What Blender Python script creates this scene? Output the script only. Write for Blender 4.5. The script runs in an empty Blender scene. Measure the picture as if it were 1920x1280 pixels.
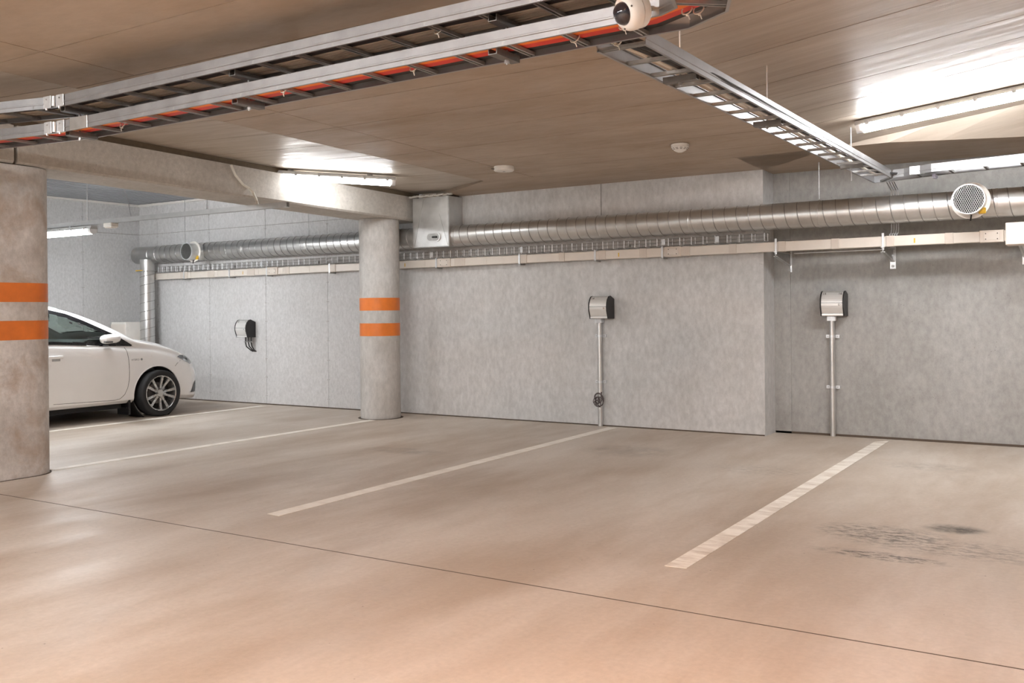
import bpy, bmesh, math, random
import numpy as np
from mathutils import Vector, Matrix

random.seed(7)
scene = bpy.context.scene
COL = scene.collection
PI = math.pi

# ------------------------------------------------------------------ camera
F, YAW, PITCH, ROLL, CY = 1792.33, 0.56672, -0.00043, -0.010034, 580.75
CAM = np.array([0.0, 0.0, 1.27])
_f = np.array([-math.sin(YAW) * math.cos(PITCH), math.cos(YAW) * math.cos(PITCH), math.sin(PITCH)])
_r0 = np.array([math.cos(YAW), math.sin(YAW), 0.0])
_u0 = np.cross(_r0, _f)
_r = _r0 * math.cos(ROLL) + _u0 * math.sin(ROLL)
_u = -_r0 * math.sin(ROLL) + _u0 * math.cos(ROLL)
cd = bpy.data.cameras.new('camera')
cd.sensor_width = 36
cd.lens = F / 1920 * 36
cd.shift_y = -(640 - CY) / 1920
cd.clip_start = 0.05
cam = bpy.data.objects.new('camera', cd)
COL.objects.link(cam)
cam.matrix_world = Matrix(((_r[0], _u[0], -_f[0], CAM[0]), (_r[1], _u[1], -_f[1], CAM[1]),
                           (_r[2], _u[2], -_f[2], CAM[2]), (0, 0, 0, 1)))
scene.camera = cam

# ------------------------------------------------------------------ world, exposure
w = bpy.data.worlds.new('world')
scene.world = w
w.use_nodes = True
w.node_tree.nodes['Background'].inputs[0].default_value = (0.02, 0.02, 0.02, 1)
w.node_tree.nodes['Background'].inputs[1].default_value = 0.2
vs = scene.view_settings
vs.view_transform = 'Standard'
vs.look = 'None'
vs.gamma = 1
vs.use_curve_mapping = False
vs.exposure = 2.27
LAMP = 52.0          # radiance of a lit tube diffuser

# ------------------------------------------------------------------ pixel -> point helpers
def ray(x, y):
    return (x - 960) / F * _r - (y - CY) / F * _u + _f
def atX(x, y, X):
    d = ray(x, y); return CAM + d * (X / d[0])
def atY(x, y, Y):
    d = ray(x, y); return CAM + d * (Y / d[1])
def atZ(x, y, Z):
    d = ray(x, y); return CAM + d * ((Z - CAM[2]) / d[2])
def atP(x, y, n, c):
    d = ray(x, y); n = np.array(n, float); return CAM + d * ((c - n @ CAM) / (n @ d))

# ceiling soffits: main band, left bay, right bay
WY, RY = 9.26, 9.60          # back wall and recessed wall
XL, XR = -5.70, -2.07        # edges of the low middle band
def zM(x, y): return 2.62 - 0.02 * (y - WY)
def zL(x, y): return zM(x, y) + 0.015 + 0.035 * (XL - x)
def zR(x, y): return zM(x, y) + 0.13 * (x - XR)

# ------------------------------------------------------------------ mesh helpers
class MB:
    def __init__(s): s.v = []; s.f = []
    def add(s, vs, fs):
        n = len(s.v); s.v += [tuple(map(float, p)) for p in vs]; s.f += [tuple(i + n for i in q) for q in fs]; return s
    def box(s, lo, hi):
        x0, y0, z0 = lo; x1, y1, z1 = hi
        return s.add([(x0,y0,z0),(x1,y0,z0),(x1,y1,z0),(x0,y1,z0),(x0,y0,z1),(x1,y0,z1),(x1,y1,z1),(x0,y1,z1)],
                     [(0,3,2,1),(4,5,6,7),(0,1,5,4),(1,2,6,5),(2,3,7,6),(3,0,4,7)])
    def cbox(s, c, d, b=0.0):
        """box centred at c with sizes d, chamfered by b on all edges"""
        x, y, z = d[0]/2, d[1]/2, d[2]/2
        if b <= 0: return s.box((c[0]-x,c[1]-y,c[2]-z), (c[0]+x,c[1]+y,c[2]+z))
        vs = []; idx = {}
        for sx in (-1,1):
            for sy in (-1,1):
                for sz in (-1,1):
                    for a in range(3):
                        q = [x-b, y-b, z-b]; q[a] += b
                        idx[(sx,sy,sz,a)] = len(vs); vs.append((c[0]+sx*q[0], c[1]+sy*q[1], c[2]+sz*q[2]))
        fs = []
        for a in range(3):
            for sg in (-1,1):
                o = [i for i in range(3) if i != a]; q = []
                for p in ((-1,-1),(1,-1),(1,1),(-1,1)):
                    k = [0,0,0]; k[a] = sg; k[o[0]] = p[0]; k[o[1]] = p[1]; q.append(idx[(*k,a)])
                fs.append(tuple(q))
        for a in range(3):
            for b_ in range(a+1,3):
                cax = 3-a-b_
                for sa in (-1,1):
                    for sb in (-1,1):
                        q = []
                        for (ax,sc) in ((a,-1),(a,1),(b_,1),(b_,-1)):
                            k = [0,0,0]; k[a]=sa; k[b_]=sb; k[cax]=sc; q.append(idx[(*k,ax)])
                        fs.append(tuple(q))
        for k in [(i,j,l) for i in (-1,1) for j in (-1,1) for l in (-1,1)]:
            fs.append((idx[(*k,0)], idx[(*k,1)], idx[(*k,2)]))
        return s.add(vs, fs)
    def prism(s, poly, ax, a, b):
        """closed 2-D polygon extruded along axis ax from a to b; poly in the two other axes in order"""
        n = len(poly); vs = []
        for t in (a, b):
            for p in poly:
                q = [0,0,0]; o = [i for i in range(3) if i != ax]; q[ax] = t; q[o[0]] = p[0]; q[o[1]] = p[1]; vs.append(q)
        return s.add(vs, [tuple(range(n))[::-1], tuple(range(n, 2*n))] + [(i, (i+1) % n, n+(i+1) % n, n+i) for i in range(n)])
    def quad(s, a, b, c, d): return s.add([a,b,c,d], [(0,1,2,3)])
    def slab(s, pts, t):
        """polygon of 3-D points (soffit) thickened upward by t"""
        n = len(pts); vs = [tuple(p) for p in pts] + [(p[0],p[1],p[2]+t) for p in pts]
        return s.add(vs, [tuple(range(n))[::-1], tuple(range(n,2*n))] + [(i,(i+1)%n,n+(i+1)%n,n+i) for i in range(n)])
    def lathe(s, prof, o, ax=(0,0,1), n=32, cap=True):
        """profile of (r, h) about axis ax through o"""
        ax = Vector(ax).normalized(); t = ax.orthogonal().normalized(); b = ax.cross(t); o = Vector(o); vs = []; fs = []
        for r, h in prof:
            for k in range(n):
                a = 2*PI*k/n; vs.append(o + ax*h + (t*math.cos(a) + b*math.sin(a))*r)
        m = len(prof)
        for i in range(m-1):
            for k in range(n): fs.append((i*n+k, i*n+(k+1)%n, (i+1)*n+(k+1)%n, (i+1)*n+k))
        if cap: fs += [tuple(range(n))[::-1], tuple(range((m-1)*n, m*n))]
        return s.add(vs, fs)
    def cyl(s, a, b, r, n=16):
        a, b = Vector(a), Vector(b); return s.lathe([(r,0),(r,(b-a).length)], a, b-a, n)
    def tube(s, path, r, n=8, closed=False):
        P = [Vector(p) for p in path]; m = len(P); vs = []; fs = []; prev = None
        for i in range(m):
            if closed: T = P[(i+1)%m] - P[i-1]
            else: T = P[min(i+1,m-1)] - P[max(i-1,0)]
            T.normalize()
            if prev is None: N = T.orthogonal().normalized()
            else:
                N = prev - T*prev.dot(T)
                N = N.normalized() if N.length > 1e-6 else T.orthogonal().normalized()
            prev = N; B = T.cross(N)
            for k in range(n):
                a = 2*PI*k/n; vs.append(P[i] + (N*math.cos(a) + B*math.sin(a))*r)
        L = m if closed else m-1
        for i in range(L):
            j = (i+1) % m
            for k in range(n): fs.append((i*n+k, i*n+(k+1)%n, j*n+(k+1)%n, j*n+k))
        if not closed: fs += [tuple(range(n))[::-1], tuple(range((m-1)*n, m*n))]
        return s.add(vs, fs)
    def sweep(s, prof, path):
        """profile (lateral, vertical) swept along a path lying near the horizontal, mitred"""
        P = [Vector(p) for p in path]; m = len(P); n = len(prof); vs = []; fs = []
        for i in range(m):
            d0 = (P[i]-P[i-1]) if i else (P[1]-P[0]); d1 = (P[i+1]-P[i]) if i < m-1 else d0
            d0 = Vector((d0.x,d0.y,0)).normalized(); d1 = Vector((d1.x,d1.y,0)).normalized()
            n0 = Vector((d0.y,-d0.x,0)); n1 = Vector((d1.y,-d1.x,0)); N = (n0+n1).normalized(); N /= max(N.dot(n0), .3)
            for a, b in prof: vs.append(P[i] + N*a + Vector((0,0,b)))
        for i in range(m-1):
            for k in range(n): fs.append((i*n+k, i*n+(k+1)%n, (i+1)*n+(k+1)%n, (i+1)*n+k))
        fs += [tuple(range(n))[::-1], tuple(range((m-1)*n, m*n))]
        return s.add(vs, fs)
    def mesh(s, name, mat, smooth=False, angle=None):
        me = bpy.data.meshes.new(name); me.from_pydata(s.v, [], s.f)
        bm = bmesh.new(); bm.from_mesh(me); bmesh.ops.recalc_face_normals(bm, faces=bm.faces); bm.to_mesh(me); bm.free()
        if mat: me.materials.append(mat)
        if smooth:
            me.polygons.foreach_set('use_smooth', [True]*len(me.polygons))
            me.set_sharp_from_angle(angle=math.radians(angle or 40))
        me.update(); return me
    def build(s, name, mat, parent=None, smooth=False, local=False, angle=None):
        return link(name, s.mesh(name, mat, smooth, angle), parent, local)

def link(name, me, parent=None, local=False):
    o = bpy.data.objects.new(name, me); COL.objects.link(o)
    if parent is not None:
        o.parent = parent
        if not local: o.location = -Vector(ROOT.get(parent.name, (0,0,0)))
    return o
ROOT = {}
def tag(o, label=None, cat=None, group=None, kind=None):
    if label: o['label'] = label
    if cat: o['category'] = cat
    if group: o['group'] = group
    if kind: o['kind'] = kind
    return o
def thing(name, label=None, cat=None, loc=(0,0,0), rz=0, group=None, kind=None):
    o = bpy.data.objects.new(name, None); COL.objects.link(o); o.location = loc; o.rotation_euler = (0,0,rz)
    o.empty_display_size = .1; ROOT[o.name] = tuple(loc); return tag(o, label, cat, group, kind)
def copy_tree(o, parent=None):
    c = o.copy(); COL.objects.link(c); c.parent = parent
    for ch in o.children: copy_tree(ch, c)
    return c
def text_mesh(name, s, size, mat, parent, mw, local=True, extrude=.0006):
    cu = bpy.data.curves.new(name, 'FONT'); cu.body = s; cu.size = size; cu.extrude = extrude; cu.align_x = 'CENTER'; cu.align_y = 'CENTER'
    t = bpy.data.objects.new(name, cu); COL.objects.link(t); bpy.context.view_layer.update()
    me = bpy.data.meshes.new_from_object(t.evaluated_get(bpy.context.evaluated_depsgraph_get()))
    bpy.data.objects.remove(t); bpy.data.curves.remove(cu)
    me.transform(mw); me.materials.clear(); me.materials.append(mat); me.name = name
    return link(name, me, parent, local)

# ------------------------------------------------------------------ materials
def new_mat(name):
    m = bpy.data.materials.new(name); m.use_nodes = True; nt = m.node_tree
    return m, nt, nt.nodes['Principled BSDF']
class NT:
    def __init__(s, nt): s.nt = nt
    def n(s, t, **k):
        x = s.nt.nodes.new(t)
        for a, b in k.items(): setattr(x, a, b)
        return x
    def l(s, a, b): s.nt.links.new(a, b)
    def inp(s, sock, v):
        if isinstance(v, bpy.types.NodeSocket): s.l(v, sock)
        else: sock.default_value = v
    def coord(s, scale=(1,1,1), rot=(0,0,0)):
        c = s.n('ShaderNodeTexCoord'); m = s.n('ShaderNodeMapping'); m.inputs['Scale'].default_value = scale; m.inputs['Rotation'].default_value = rot
        s.l(c.outputs['Object'], m.inputs['Vector']); return m.outputs['Vector']
    def noise(s, vec, scale, detail=4, rough=.6, dist=0):
        x = s.n('ShaderNodeTexNoise'); s.l(vec, x.inputs['Vector']); x.inputs['Scale'].default_value = scale
        x.inputs['Detail'].default_value = detail; x.inputs['Roughness'].default_value = rough; x.inputs['Distortion'].default_value = dist
        return x.outputs['Fac']
    def map(s, v, a, b, c=0, d=1, smooth=False):
        x = s.n('ShaderNodeMapRange'); x.clamp = True
        if smooth: x.interpolation_type = 'SMOOTHSTEP'
        s.inp(x.inputs['Value'], v)
        for i, q in zip(('From Min','From Max','To Min','To Max'), (a,b,c,d)): x.inputs[i].default_value = q
        return x.outputs['Result']
    def mix(s, fac, a, b, blend='MIX'):
        x = s.n('ShaderNodeMix', data_type='RGBA', blend_type=blend); s.inp(x.inputs['Factor'], fac)
        s.inp(x.inputs['A'], a if isinstance(a, bpy.types.NodeSocket) else (*a,1)); s.inp(x.inputs['B'], b if isinstance(b, bpy.types.NodeSocket) else (*b,1))
        return x.outputs['Result']
    def math(s, op, a, b=0.0):
        x = s.n('ShaderNodeMath', operation=op); s.inp(x.inputs[0], a); s.inp(x.inputs[1], b); return x.outputs[0]
    def bump(s, h, strength, dist, bsdf):
        x = s.n('ShaderNodeBump'); x.inputs['Strength'].default_value = strength; x.inputs['Distance'].default_value = dist
        s.l(h, x.inputs['Height']); s.l(x.outputs['Normal'], bsdf.inputs['Normal'])

def simple(name, col, rough=.5, metal=0.0, var=.08, scale=25, stretch=(1,1,1), coat=0, spec=.5):
    m, nt, b = new_mat(name); t = NT(nt); v = t.coord(stretch)
    k = t.noise(v, scale, 3)
    c2 = tuple(max(0, q*(1-2*var)) for q in col)
    c1 = tuple(min(1, q*(1+var)) for q in col)
    t.l(t.mix(t.map(k, .3, .7), c2, c1), b.inputs['Base Color'])
    t.l(t.map(k, .3, .7, max(.02, rough-.06), rough+.06), b.inputs['Roughness'])
    b.inputs['Metallic'].default_value = metal; b.inputs['Coat Weight'].default_value = coat; b.inputs['Coat Roughness'].default_value = .05
    b.inputs['Specular IOR Level'].default_value = spec
    return m
def emit(name, col, s):
    m, nt, b = new_mat(name); b.inputs['Base Color'].default_value = (.9,.9,.9,1); b.inputs['Roughness'].default_value = .3
    b.inputs['Emission Color'].default_value = (*col,1); b.inputs['Emission Strength'].default_value = s
    return m

def concrete(name, ca, cb, cs, stretch=(1,1,1), big=.8, fine=22, pores=.5, stain_amt=.5, stain_scale=.9, stain_stretch=(1,1,1), rough=(.75,.92), spec=.35, bump=.25, streak=None, grain=(.80,1.10)):
    m, nt, b = new_mat(name); t = NT(nt); v = t.coord(stretch); vo = t.coord()
    base = t.mix(t.map(t.noise(v, big, 7, .62), .32, .68), ca, cb)
    f = t.noise(v, fine, 6, .7)
    base = t.mix(1.0, base, t.mix(t.map(f, .3, .72), (grain[0],)*3, (grain[1],)*3), 'MULTIPLY')
    st = t.map(t.noise(t.coord(stain_stretch), stain_scale, 6, .68, .4), .5, .74, 0, stain_amt)
    base = t.mix(st, base, cs)
    if streak:
        sk = t.map(t.noise(t.coord(streak), 1.0, 5, .7),   .52, .75, 0, .16)
        base = t.mix(sk, base, cs)
    vo_ = t.n('ShaderNodeTexVoronoi'); t.l(vo, vo_.inputs['Vector']); vo_.inputs['Scale'].default_value = 26; vo_.inputs['Randomness'].default_value = 1
    pr = t.map(vo_.outputs['Distance'], .05, .11, 1, 0)
    pr = t.math('MULTIPLY', pr, t.map(t.noise(vo, 3.1, 3), .52, .62))
    base = t.mix(t.math('MULTIPLY', pr, pores), base, tuple(q*.35 for q in cs))
    t.l(base, b.inputs['Base Color'])
    t.l(t.map(t.noise(v, big*3, 5, .7), .3, .7, rough[0], rough[1]), b.inputs['Roughness'])
    b.inputs['Specular IOR Level'].default_value = spec
    t.bump(t.math('SUBTRACT', f, t.math('MULTIPLY', pr, .8)), bump, .012, b)
    return m

M = {}
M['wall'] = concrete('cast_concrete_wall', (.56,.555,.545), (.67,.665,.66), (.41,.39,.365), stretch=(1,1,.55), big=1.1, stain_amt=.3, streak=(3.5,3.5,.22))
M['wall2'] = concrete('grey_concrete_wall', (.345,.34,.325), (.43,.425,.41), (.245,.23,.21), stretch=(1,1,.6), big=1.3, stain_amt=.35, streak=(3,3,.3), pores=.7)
M['column'] = concrete('column_concrete', (.52,.50,.475), (.63,.615,.595), (.36,.33,.29), stretch=(1,1,.5), big=2.2, stain_amt=.55, stain_scale=2.2, stain_stretch=(1,1,.35), pores=.8)
M['column2'] = concrete('blotched_column_concrete', (.50,.47,.44), (.80,.78,.76), (.40,.30,.22), stretch=(1,1,.8), big=2.3, stain_amt=.85, stain_scale=3.2, pores=.8)
M['beam'] = concrete('beam_concrete', (.50,.465,.42), (.60,.57,.525), (.36,.32,.27), big=1.6, stain_amt=.3, pores=.9)
M['ceil'] = concrete('plywood_cast_soffit', (.40,.31,.225), (.51,.415,.325), (.30,.195,.10), stretch=(.7,1.7,1), big=1.0, fine=9, pores=.15, stain_amt=.6, stain_scale=1.1, stain_stretch=(.6,1.4,1), rough=(.42,.7), spec=.5, bump=.1, grain=(.91,1.04))
M['ceilL'] = concrete('board_cast_soffit_left', (.45,.385,.31), (.56,.495,.42), (.30,.225,.155), stretch=(.4,4.0,1), big=1.3, fine=9, pores=.15, stain_amt=.5, stain_scale=1.0, stain_stretch=(.5,4,1), rough=(.3,.6), spec=.6, bump=.12, grain=(.91,1.04))
M['ceilR'] = concrete('board_cast_soffit_right', (.42,.345,.27), (.54,.465,.39), (.28,.20,.14), stretch=(.4,4.0,1), big=1.2, fine=8, pores=.2, stain_amt=.6, stain_scale=.9, stain_stretch=(.35,4.5,1), rough=(.3,.6), spec=.6, bump=.12, grain=(.91,1.04))
M['groove'] = simple('joint_shadow_grout', (.16,.12,.08), .9)
M['panel'] = concrete('fibre_cement_panel', (.58,.575,.57), (.645,.64,.64), (.50,.485,.475), stretch=(1,1,.6), big=.9, fine=40, pores=.12, stain_amt=.25, stain_scale=.7, rough=(.7,.85), bump=.06)
M['orange'] = simple('orange_band_paint', (.78,.20,.025), .45, var=.07, scale=7)
M['line'] = None
M['galv'] = simple('galvanised_steel', (.66,.66,.65), .34, .9, .05, 9)
M['galv_dull'] = simple('dull_galvanised_steel', (.45,.45,.44), .5, .85, .1, 20)
M['galv_seam'] = simple('shaded_duct_seam', (.34,.335,.33), .4, .8, .06, 20)  # seam tone darkened to draw its shading line
M['zinc'] = simple('bright_zinc', (.74,.76,.78), .35, .55, .05, 40)
M['rail'] = simple('ladder_tray_steel', (.38,.38,.385), .42, .75, .06, 10)
M['tick'] = simple('bright_basket_wire', (.86,.88,.90), .35, .25, .03, 30)
M['duct_in'] = simple('shaded_duct_inside', (.22,.22,.21), .6, .6)  # steel tone darkened to hold the shade inside the nozzle
M['trunk'] = simple('cream_plastic', (.76,.70,.63), .4, 0, .03, 6)
M['trunk2'] = simple('cream_plastic_coupler', (.68,.61,.54), .45, 0, .03, 6)
M['white'] = simple('white_plastic', (.82,.79,.74), .4, 0, .03, 9)
M['black'] = simple('black_plastic', (.022,.021,.022), .35, 0, .1, 15)
M['alu'] = simple('brushed_aluminium', (.80,.79,.77), .38, .45, .04, 60, (.03,1,1))
M['numeral'] = simple('dark_number_print', (.05,.045,.045), .6)
M['housing'] = simple('grey_luminaire_housing', (.55,.55,.545), .5, 0, .03, 8)
M['diff'] = emit('lit_tube_diffuser', (.97,.985,1.0), LAMP*.17)
M['diff_mid'] = emit('lit_deck_tube_diffuser', (.97,.985,1.0), LAMP*.55)
M['diff_strong'] = emit('fill_tube_diffuser', (.97,.985,1.0), LAMP*.98)  # stronger glow for the added fill battens
M['diff_weak'] = emit('lit_weak_tube_diffuser', (.97,.985,1.0), LAMP*.42)  # same batten type with its glow lowered
M['clearend'] = simple('clear_diffuser_end', (.86,.87,.88), .15, 0, .03, 8)
M['rod'] = simple('threaded_rod', (.5,.5,.5), .45, .9)
M['orange_cable'] = simple('orange_cable', (.85,.22,.03), .45, 0, .08, 9)
M['red_cable'] = simple('red_cable', (.62,.045,.03), .4, 0, .12, 9)
M['black_cable'] = simple('black_cable', (.03,.028,.028), .5, 0, .1, 9)
M['beige_cable'] = simple('beige_cable', (.52,.44,.35), .55, 0, .1, 9)
M['white_cable'] = simple('white_cable', (.72,.68,.60), .5, 0, .05, 9)
M['brown_cable'] = simple('dark_brown_cable', (.10,.075,.075), .5, 0, .1, 9)
M['yellow'] = simple('yellow_tag', (.75,.46,.03), .5)
M['clip'] = simple('grey_clip', (.42,.42,.43), .45)
M['bluepl'] = simple('pale_blue_plastic', (.55,.58,.75), .25)
M['corr'] = simple('profiled_steel_sheet', (.42,.44,.46), .42, .5, .06, 3)
M['dark_metal'] = simple('dark_steel_channel', (.20,.19,.18), .5, .6)
M['paint'] = simple('pearl_white_paint', (.93,.92,.91), .32, 0, .012, 3, coat=1)
M['tyre'] = simple('tyre_rubber', (.018,.018,.019), .75, 0, .15, 30)
M['rim'] = simple('alloy_rim', (.62,.62,.61), .3, .9, .04, 20)
M['chrome'] = simple('chrome', (.8,.8,.8), .12, 1.0, .02, 8)
M['trimblack'] = simple('gloss_black_trim', (.015,.015,.017), .22, 0, .1, 12)
M['interior'] = simple('dark_interior', (.025,.026,.028), .7, 0, .1, 12)
M['well'] = simple('wheel_well_liner', (.012,.012,.012), .9)
M['lamp_lens'] = simple('headlamp_lens', (.16,.17,.18), .1, .3, .3, 14, coat=1)
M['caulk'] = simple('floor_joint_filler', (.10,.075,.055), .9)
M['vent'] = simple('dark_slot', (.10,.085,.07), .7)

def glass(name, col):
    m, nt, b = new_mat(name); t = NT(nt)
    b.inputs['Base Color'].default_value = (*col,1); b.inputs['Roughness'].default_value = .02; b.inputs['IOR'].default_value = 1.45
    tr = t.n('ShaderNodeBsdfTransparent'); tr.inputs[0].default_value = (*col,1)
    gl = t.n('ShaderNodeBsdfGlossy'); gl.inputs['Roughness'].default_value = .03
    fr = t.n('ShaderNodeFresnel'); fr.inputs['IOR'].default_value = 1.5
    mx = t.n('ShaderNodeMixShader'); t.l(fr.outputs[0], mx.inputs[0]); t.l(tr.outputs[0], mx.inputs[1]); t.l(gl.outputs[0], mx.inputs[2])
    t.l(mx.outputs[0], nt.nodes['Material Output'].inputs['Surface']); return m
M['glass'] = glass('tinted_car_glass', (.74,.82,.79))
M['dome'] = simple('smoked_dome', (.018,.016,.024), .08, 0, .1, 8, coat=1)

def floor_mat():
    m, nt, b = new_mat('power_floated_concrete_floor'); t = NT(nt)
    v = t.coord((1.3,.42,1)); vo = t.coord()
    base = t.mix(t.map(t.noise(v, .75, 7, .62, .3), .38, .62), (.49,.405,.325), (.65,.585,.515))
    base = t.mix(t.map(t.noise(t.coord((1.0,.28,1), (0,0,.05)), 1.25, 6, .62), .48, .68, 0, .7), base, (.40,.31,.23))
    base = t.mix(t.map(t.noise(vo, .5, 5, .6), .5, .75, 0, .45), base, (.58,.52,.46))
    f = t.noise(vo, 35, 6, .7)
    base = t.mix(1.0, base, t.mix(t.map(f, .3, .72), (.9,.9,.9), (1.05,1.05,1.05)), 'MULTIPLY')
    fl = t.map(t.noise(t.coord((6,2.2,1), (0,0,.6)), 2.2, 5, .75, .6), .62, .78, 0, .18)
    base = t.mix(fl, base, (.36,.29,.23))
    # oil marks on the right-hand bay
    sep = t.n('ShaderNodeSeparateXYZ'); t.l(vo, sep.inputs[0]); sx, sy = sep.outputs[0], sep.outputs[1]
    nz = t.map(t.noise(vo, 5.5, 6, .7), .35, .6)
    nz2 = t.map(t.noise(t.coord((1,2.2,1)), 13, 5, .75), .45, .6)
    for (px, py, rx, ry, amt, hard) in ((1790,992,.20,.15,1.0,0),(1650,1000,.42,.28,.85,1),(1650,1042,.40,.11,1.0,1),(1800,1030,.75,.26,.55,1),(1420,880,.5,.3,.25,1),(1740,875,.45,.25,.3,1),(760,845,.5,.2,.35,0),(1180,845,.5,.4,.3,0)):
        q = atZ(px, py, 0)
        dx = t.math('DIVIDE', t.math('SUBTRACT', sx, float(q[0])), rx); dy = t.math('DIVIDE', t.math('SUBTRACT', sy, float(q[1])), ry)
        d = t.math('ADD', t.math('MULTIPLY', dx, dx), t.math('MULTIPLY', dy, dy))
        k = t.math('MULTIPLY', t.map(d, 0, 1, amt, 0, True), nz2 if hard else nz)
        base = t.mix(k, base, (.075,.06,.045))
    vo_ = t.n('ShaderNodeTexVoronoi'); t.l(vo, vo_.inputs['Vector']); vo_.inputs['Scale'].default_value = 9
    sp = t.math('MULTIPLY', t.map(vo_.outputs['Distance'], .025, .05, .75, 0), t.map(t.noise(vo, 2.3, 2), .5, .56))
    base = t.mix(sp, base, (.12,.09,.07))
    t.l(base, b.inputs['Base Color'])
    t.l(t.map(t.noise(v, 2.0, 5, .65), .3, .7, .38, .62), b.inputs['Roughness'])
    b.inputs['Specular IOR Level'].default_value = .4
    t.bump(f, .06, .01, b); return m
M['floor'] = floor_mat()
def line_mat(name, wear):
    m, nt, b = new_mat(name); t = NT(nt); v = t.coord((1,3.2,1))
    k = t.map(t.noise(v, 2.6, 6, .7), .45, .66, 0, wear)
    c = t.mix(k, (.93,.88,.80), (.55,.46,.37)); c = t.mix(t.map(t.noise(t.coord(), 30, 4), .3, .75, 0, .12), c, (.60,.53,.45))
    t.l(c, b.inputs['Base Color']); b.inputs['Roughness'].default_value = .6; return m
M['line'] = line_mat('worn_white_line_paint', .35)
M['line_worn'] = line_mat('badly_worn_line_paint', .8)

# ================================================================== THE SETTING
X0, X1, Y0 = -12.62, 4.2, -6.5
JY = 3.755
# floor in two pours with a sawn joint between them
fl = MB().box((X0-.2, JY+.006, -.2), (X1+.2, RY+.2, 0)).build('floor', M['floor']); tag(fl, 'beige concrete floor of the parking bays', None, None, 'structure')
f2 = MB().box((X0-.2, Y0-.2, -.2), (X1+.2, JY-.006, 0)).build('floor', M['floor'], fl); f2.name = 'floor_slab'
MB().box((X0-.2, JY-.02, -.19), (X1+.2, JY+.02, -.0006)).build('joint_filler', M['caulk'], fl)

# back wall: cast concrete between the panelled wall and the recess, pour joint above the duct
jx = float(atY(1127, 370, WY)[0])
wb = MB().box((-7.80, WY, -.05), (-2.955, WY+.5, 2.2)).build('wall_back', M['wall']); tag(wb, 'cast concrete back wall between column and recess', None, None, 'structure')
MB().box((-7.80, WY, 2.2), (jx-.004, WY+.5, 2.8)).build('upper_pour', M['wall'], wb)
MB().box((jx+.004, WY, 2.2), (-2.955, WY+.5, 2.8)).build('upper_pour', M['wall'], wb)
MB().box((jx-.01, WY+.012, 2.2), (jx+.01, WY+.3, 2.8)).build('joint', M['groove'], wb)
MB().box((-7.80, WY-.006, 0), (-2.96, WY+.01, .012)).build('base_joint', M['caulk'], wb)
# recessed wall on the right
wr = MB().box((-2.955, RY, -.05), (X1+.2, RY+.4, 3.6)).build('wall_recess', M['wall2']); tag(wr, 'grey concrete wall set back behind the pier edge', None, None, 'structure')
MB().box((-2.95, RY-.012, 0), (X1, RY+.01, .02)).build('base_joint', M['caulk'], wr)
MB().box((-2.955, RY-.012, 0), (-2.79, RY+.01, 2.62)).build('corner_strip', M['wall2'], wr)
# walls that close the garage behind and beside the camera
o = MB().box((X1, Y0, -.05), (X1+.3, RY, 3.9)).build('wall_right', M['wall2']); tag(o, 'concrete side wall', None, None, 'structure')
o = MB().box((X0-.3, Y0-.3, -.05), (X1+.3, Y0, 3.9)).build('wall_front', M['wall']); tag(o, 'concrete wall behind the camera', None, None, 'structure')

# fibre-cement panels on the left and back-left walls
def panel_wall(name, label, axis, edges, zed, plane, back):
    root = thing(name, label, kind='structure')
    a, b = edges[0], edges[-1]
    if axis == 0: MB().box((a, plane+.012, -.05), (b, plane+back, 3.3)).build('backing', M['groove'], root)
    else: MB().box((plane-back, a, -.05), (plane-.012, b, 3.3)).build('backing', M['groove'], root)
    g = .0022
    for i in range(len(edges)-1):
        for j in range(len(zed)-1):
            p, q, z0, z1 = edges[i]+g, edges[i+1]-g, zed[j]+(g if j else .015), zed[j+1]-g
            if axis == 0: mb = MB().box((p, plane, z0), (q, plane+.011, z1))
            else: mb = MB().box((plane-.011, p, z0), (plane, q, z1))
            mb.build('panel', M['panel'], root)
    sc = MB()
    for e in edges[1:-1]:
        z = .12
        while z < zed[-1]-.05:
            for d in (-.014, .014):
                if axis == 0: sc.cyl((e+d, plane-.0012, z), (e+d, plane+.002, z), .0045, 6)
                else: sc.cyl((plane+.0012, e+d, z), (plane-.002, e+d, z), .0045, 6)
            z += .255
    tag(sc.build('screw_heads', M['groove'], root), kind='stuff')
    return root
panel_wall('wall_back_left', 'back wall of grey fibre-cement panels behind the car', 0, [X0, -12.19, -11.04, -9.895, -8.748, -7.80], [0, 2.46, 3.1], WY, .3)
panel_wall('wall_left', 'left side wall of grey fibre-cement panels', 1, [Y0, -4.9, -3.7, -2.5, -1.3, -.1, 1.1, 2.3, 3.5, 4.7, 5.9, 7.1, 8.313, WY+.012], [0, 2.46, 3.1], X0, .3)
MB().box((X0, WY-.004, 0), (-7.8, WY+.02, .014)).build('baseboard_back', M['caulk']); tag(bpy.data.objects['baseboard_back'], 'dark joint along the foot of the panelled wall', None, None, 'structure')

# ceilings -----------------------------------------------------------
ce = thing('ceiling', 'brown plywood-cast concrete soffit over the middle bays', kind='structure')
rows = [Y0, -5.3, -4.1, -2.9, -1.7, -.5, .7, 1.3, 1.9, 2.52, 3.12, 3.72, 4.31, 4.92, 5.53, 6.12, 6.72, 7.40, 8.02, 8.45]
g = .004
def soffit(root, xs, rows, zf, mat, name='soffit_panel', t=.05):
    for i in range(len(xs)-1):
        for j in range(len(rows)-1):
            a, b, c, d = xs[i]+g, xs[i+1]-g, rows[j]+g, rows[j+1]-g
            MB().slab([(a,c,zf(a,c)),(b,c,zf(b,c)),(b,d,zf(b,d)),(a,d,zf(a,d))], t).build(name, mat, root)
soffit(ce, [XL, -5.10, XR], rows, zM, M['ceil'])
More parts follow.
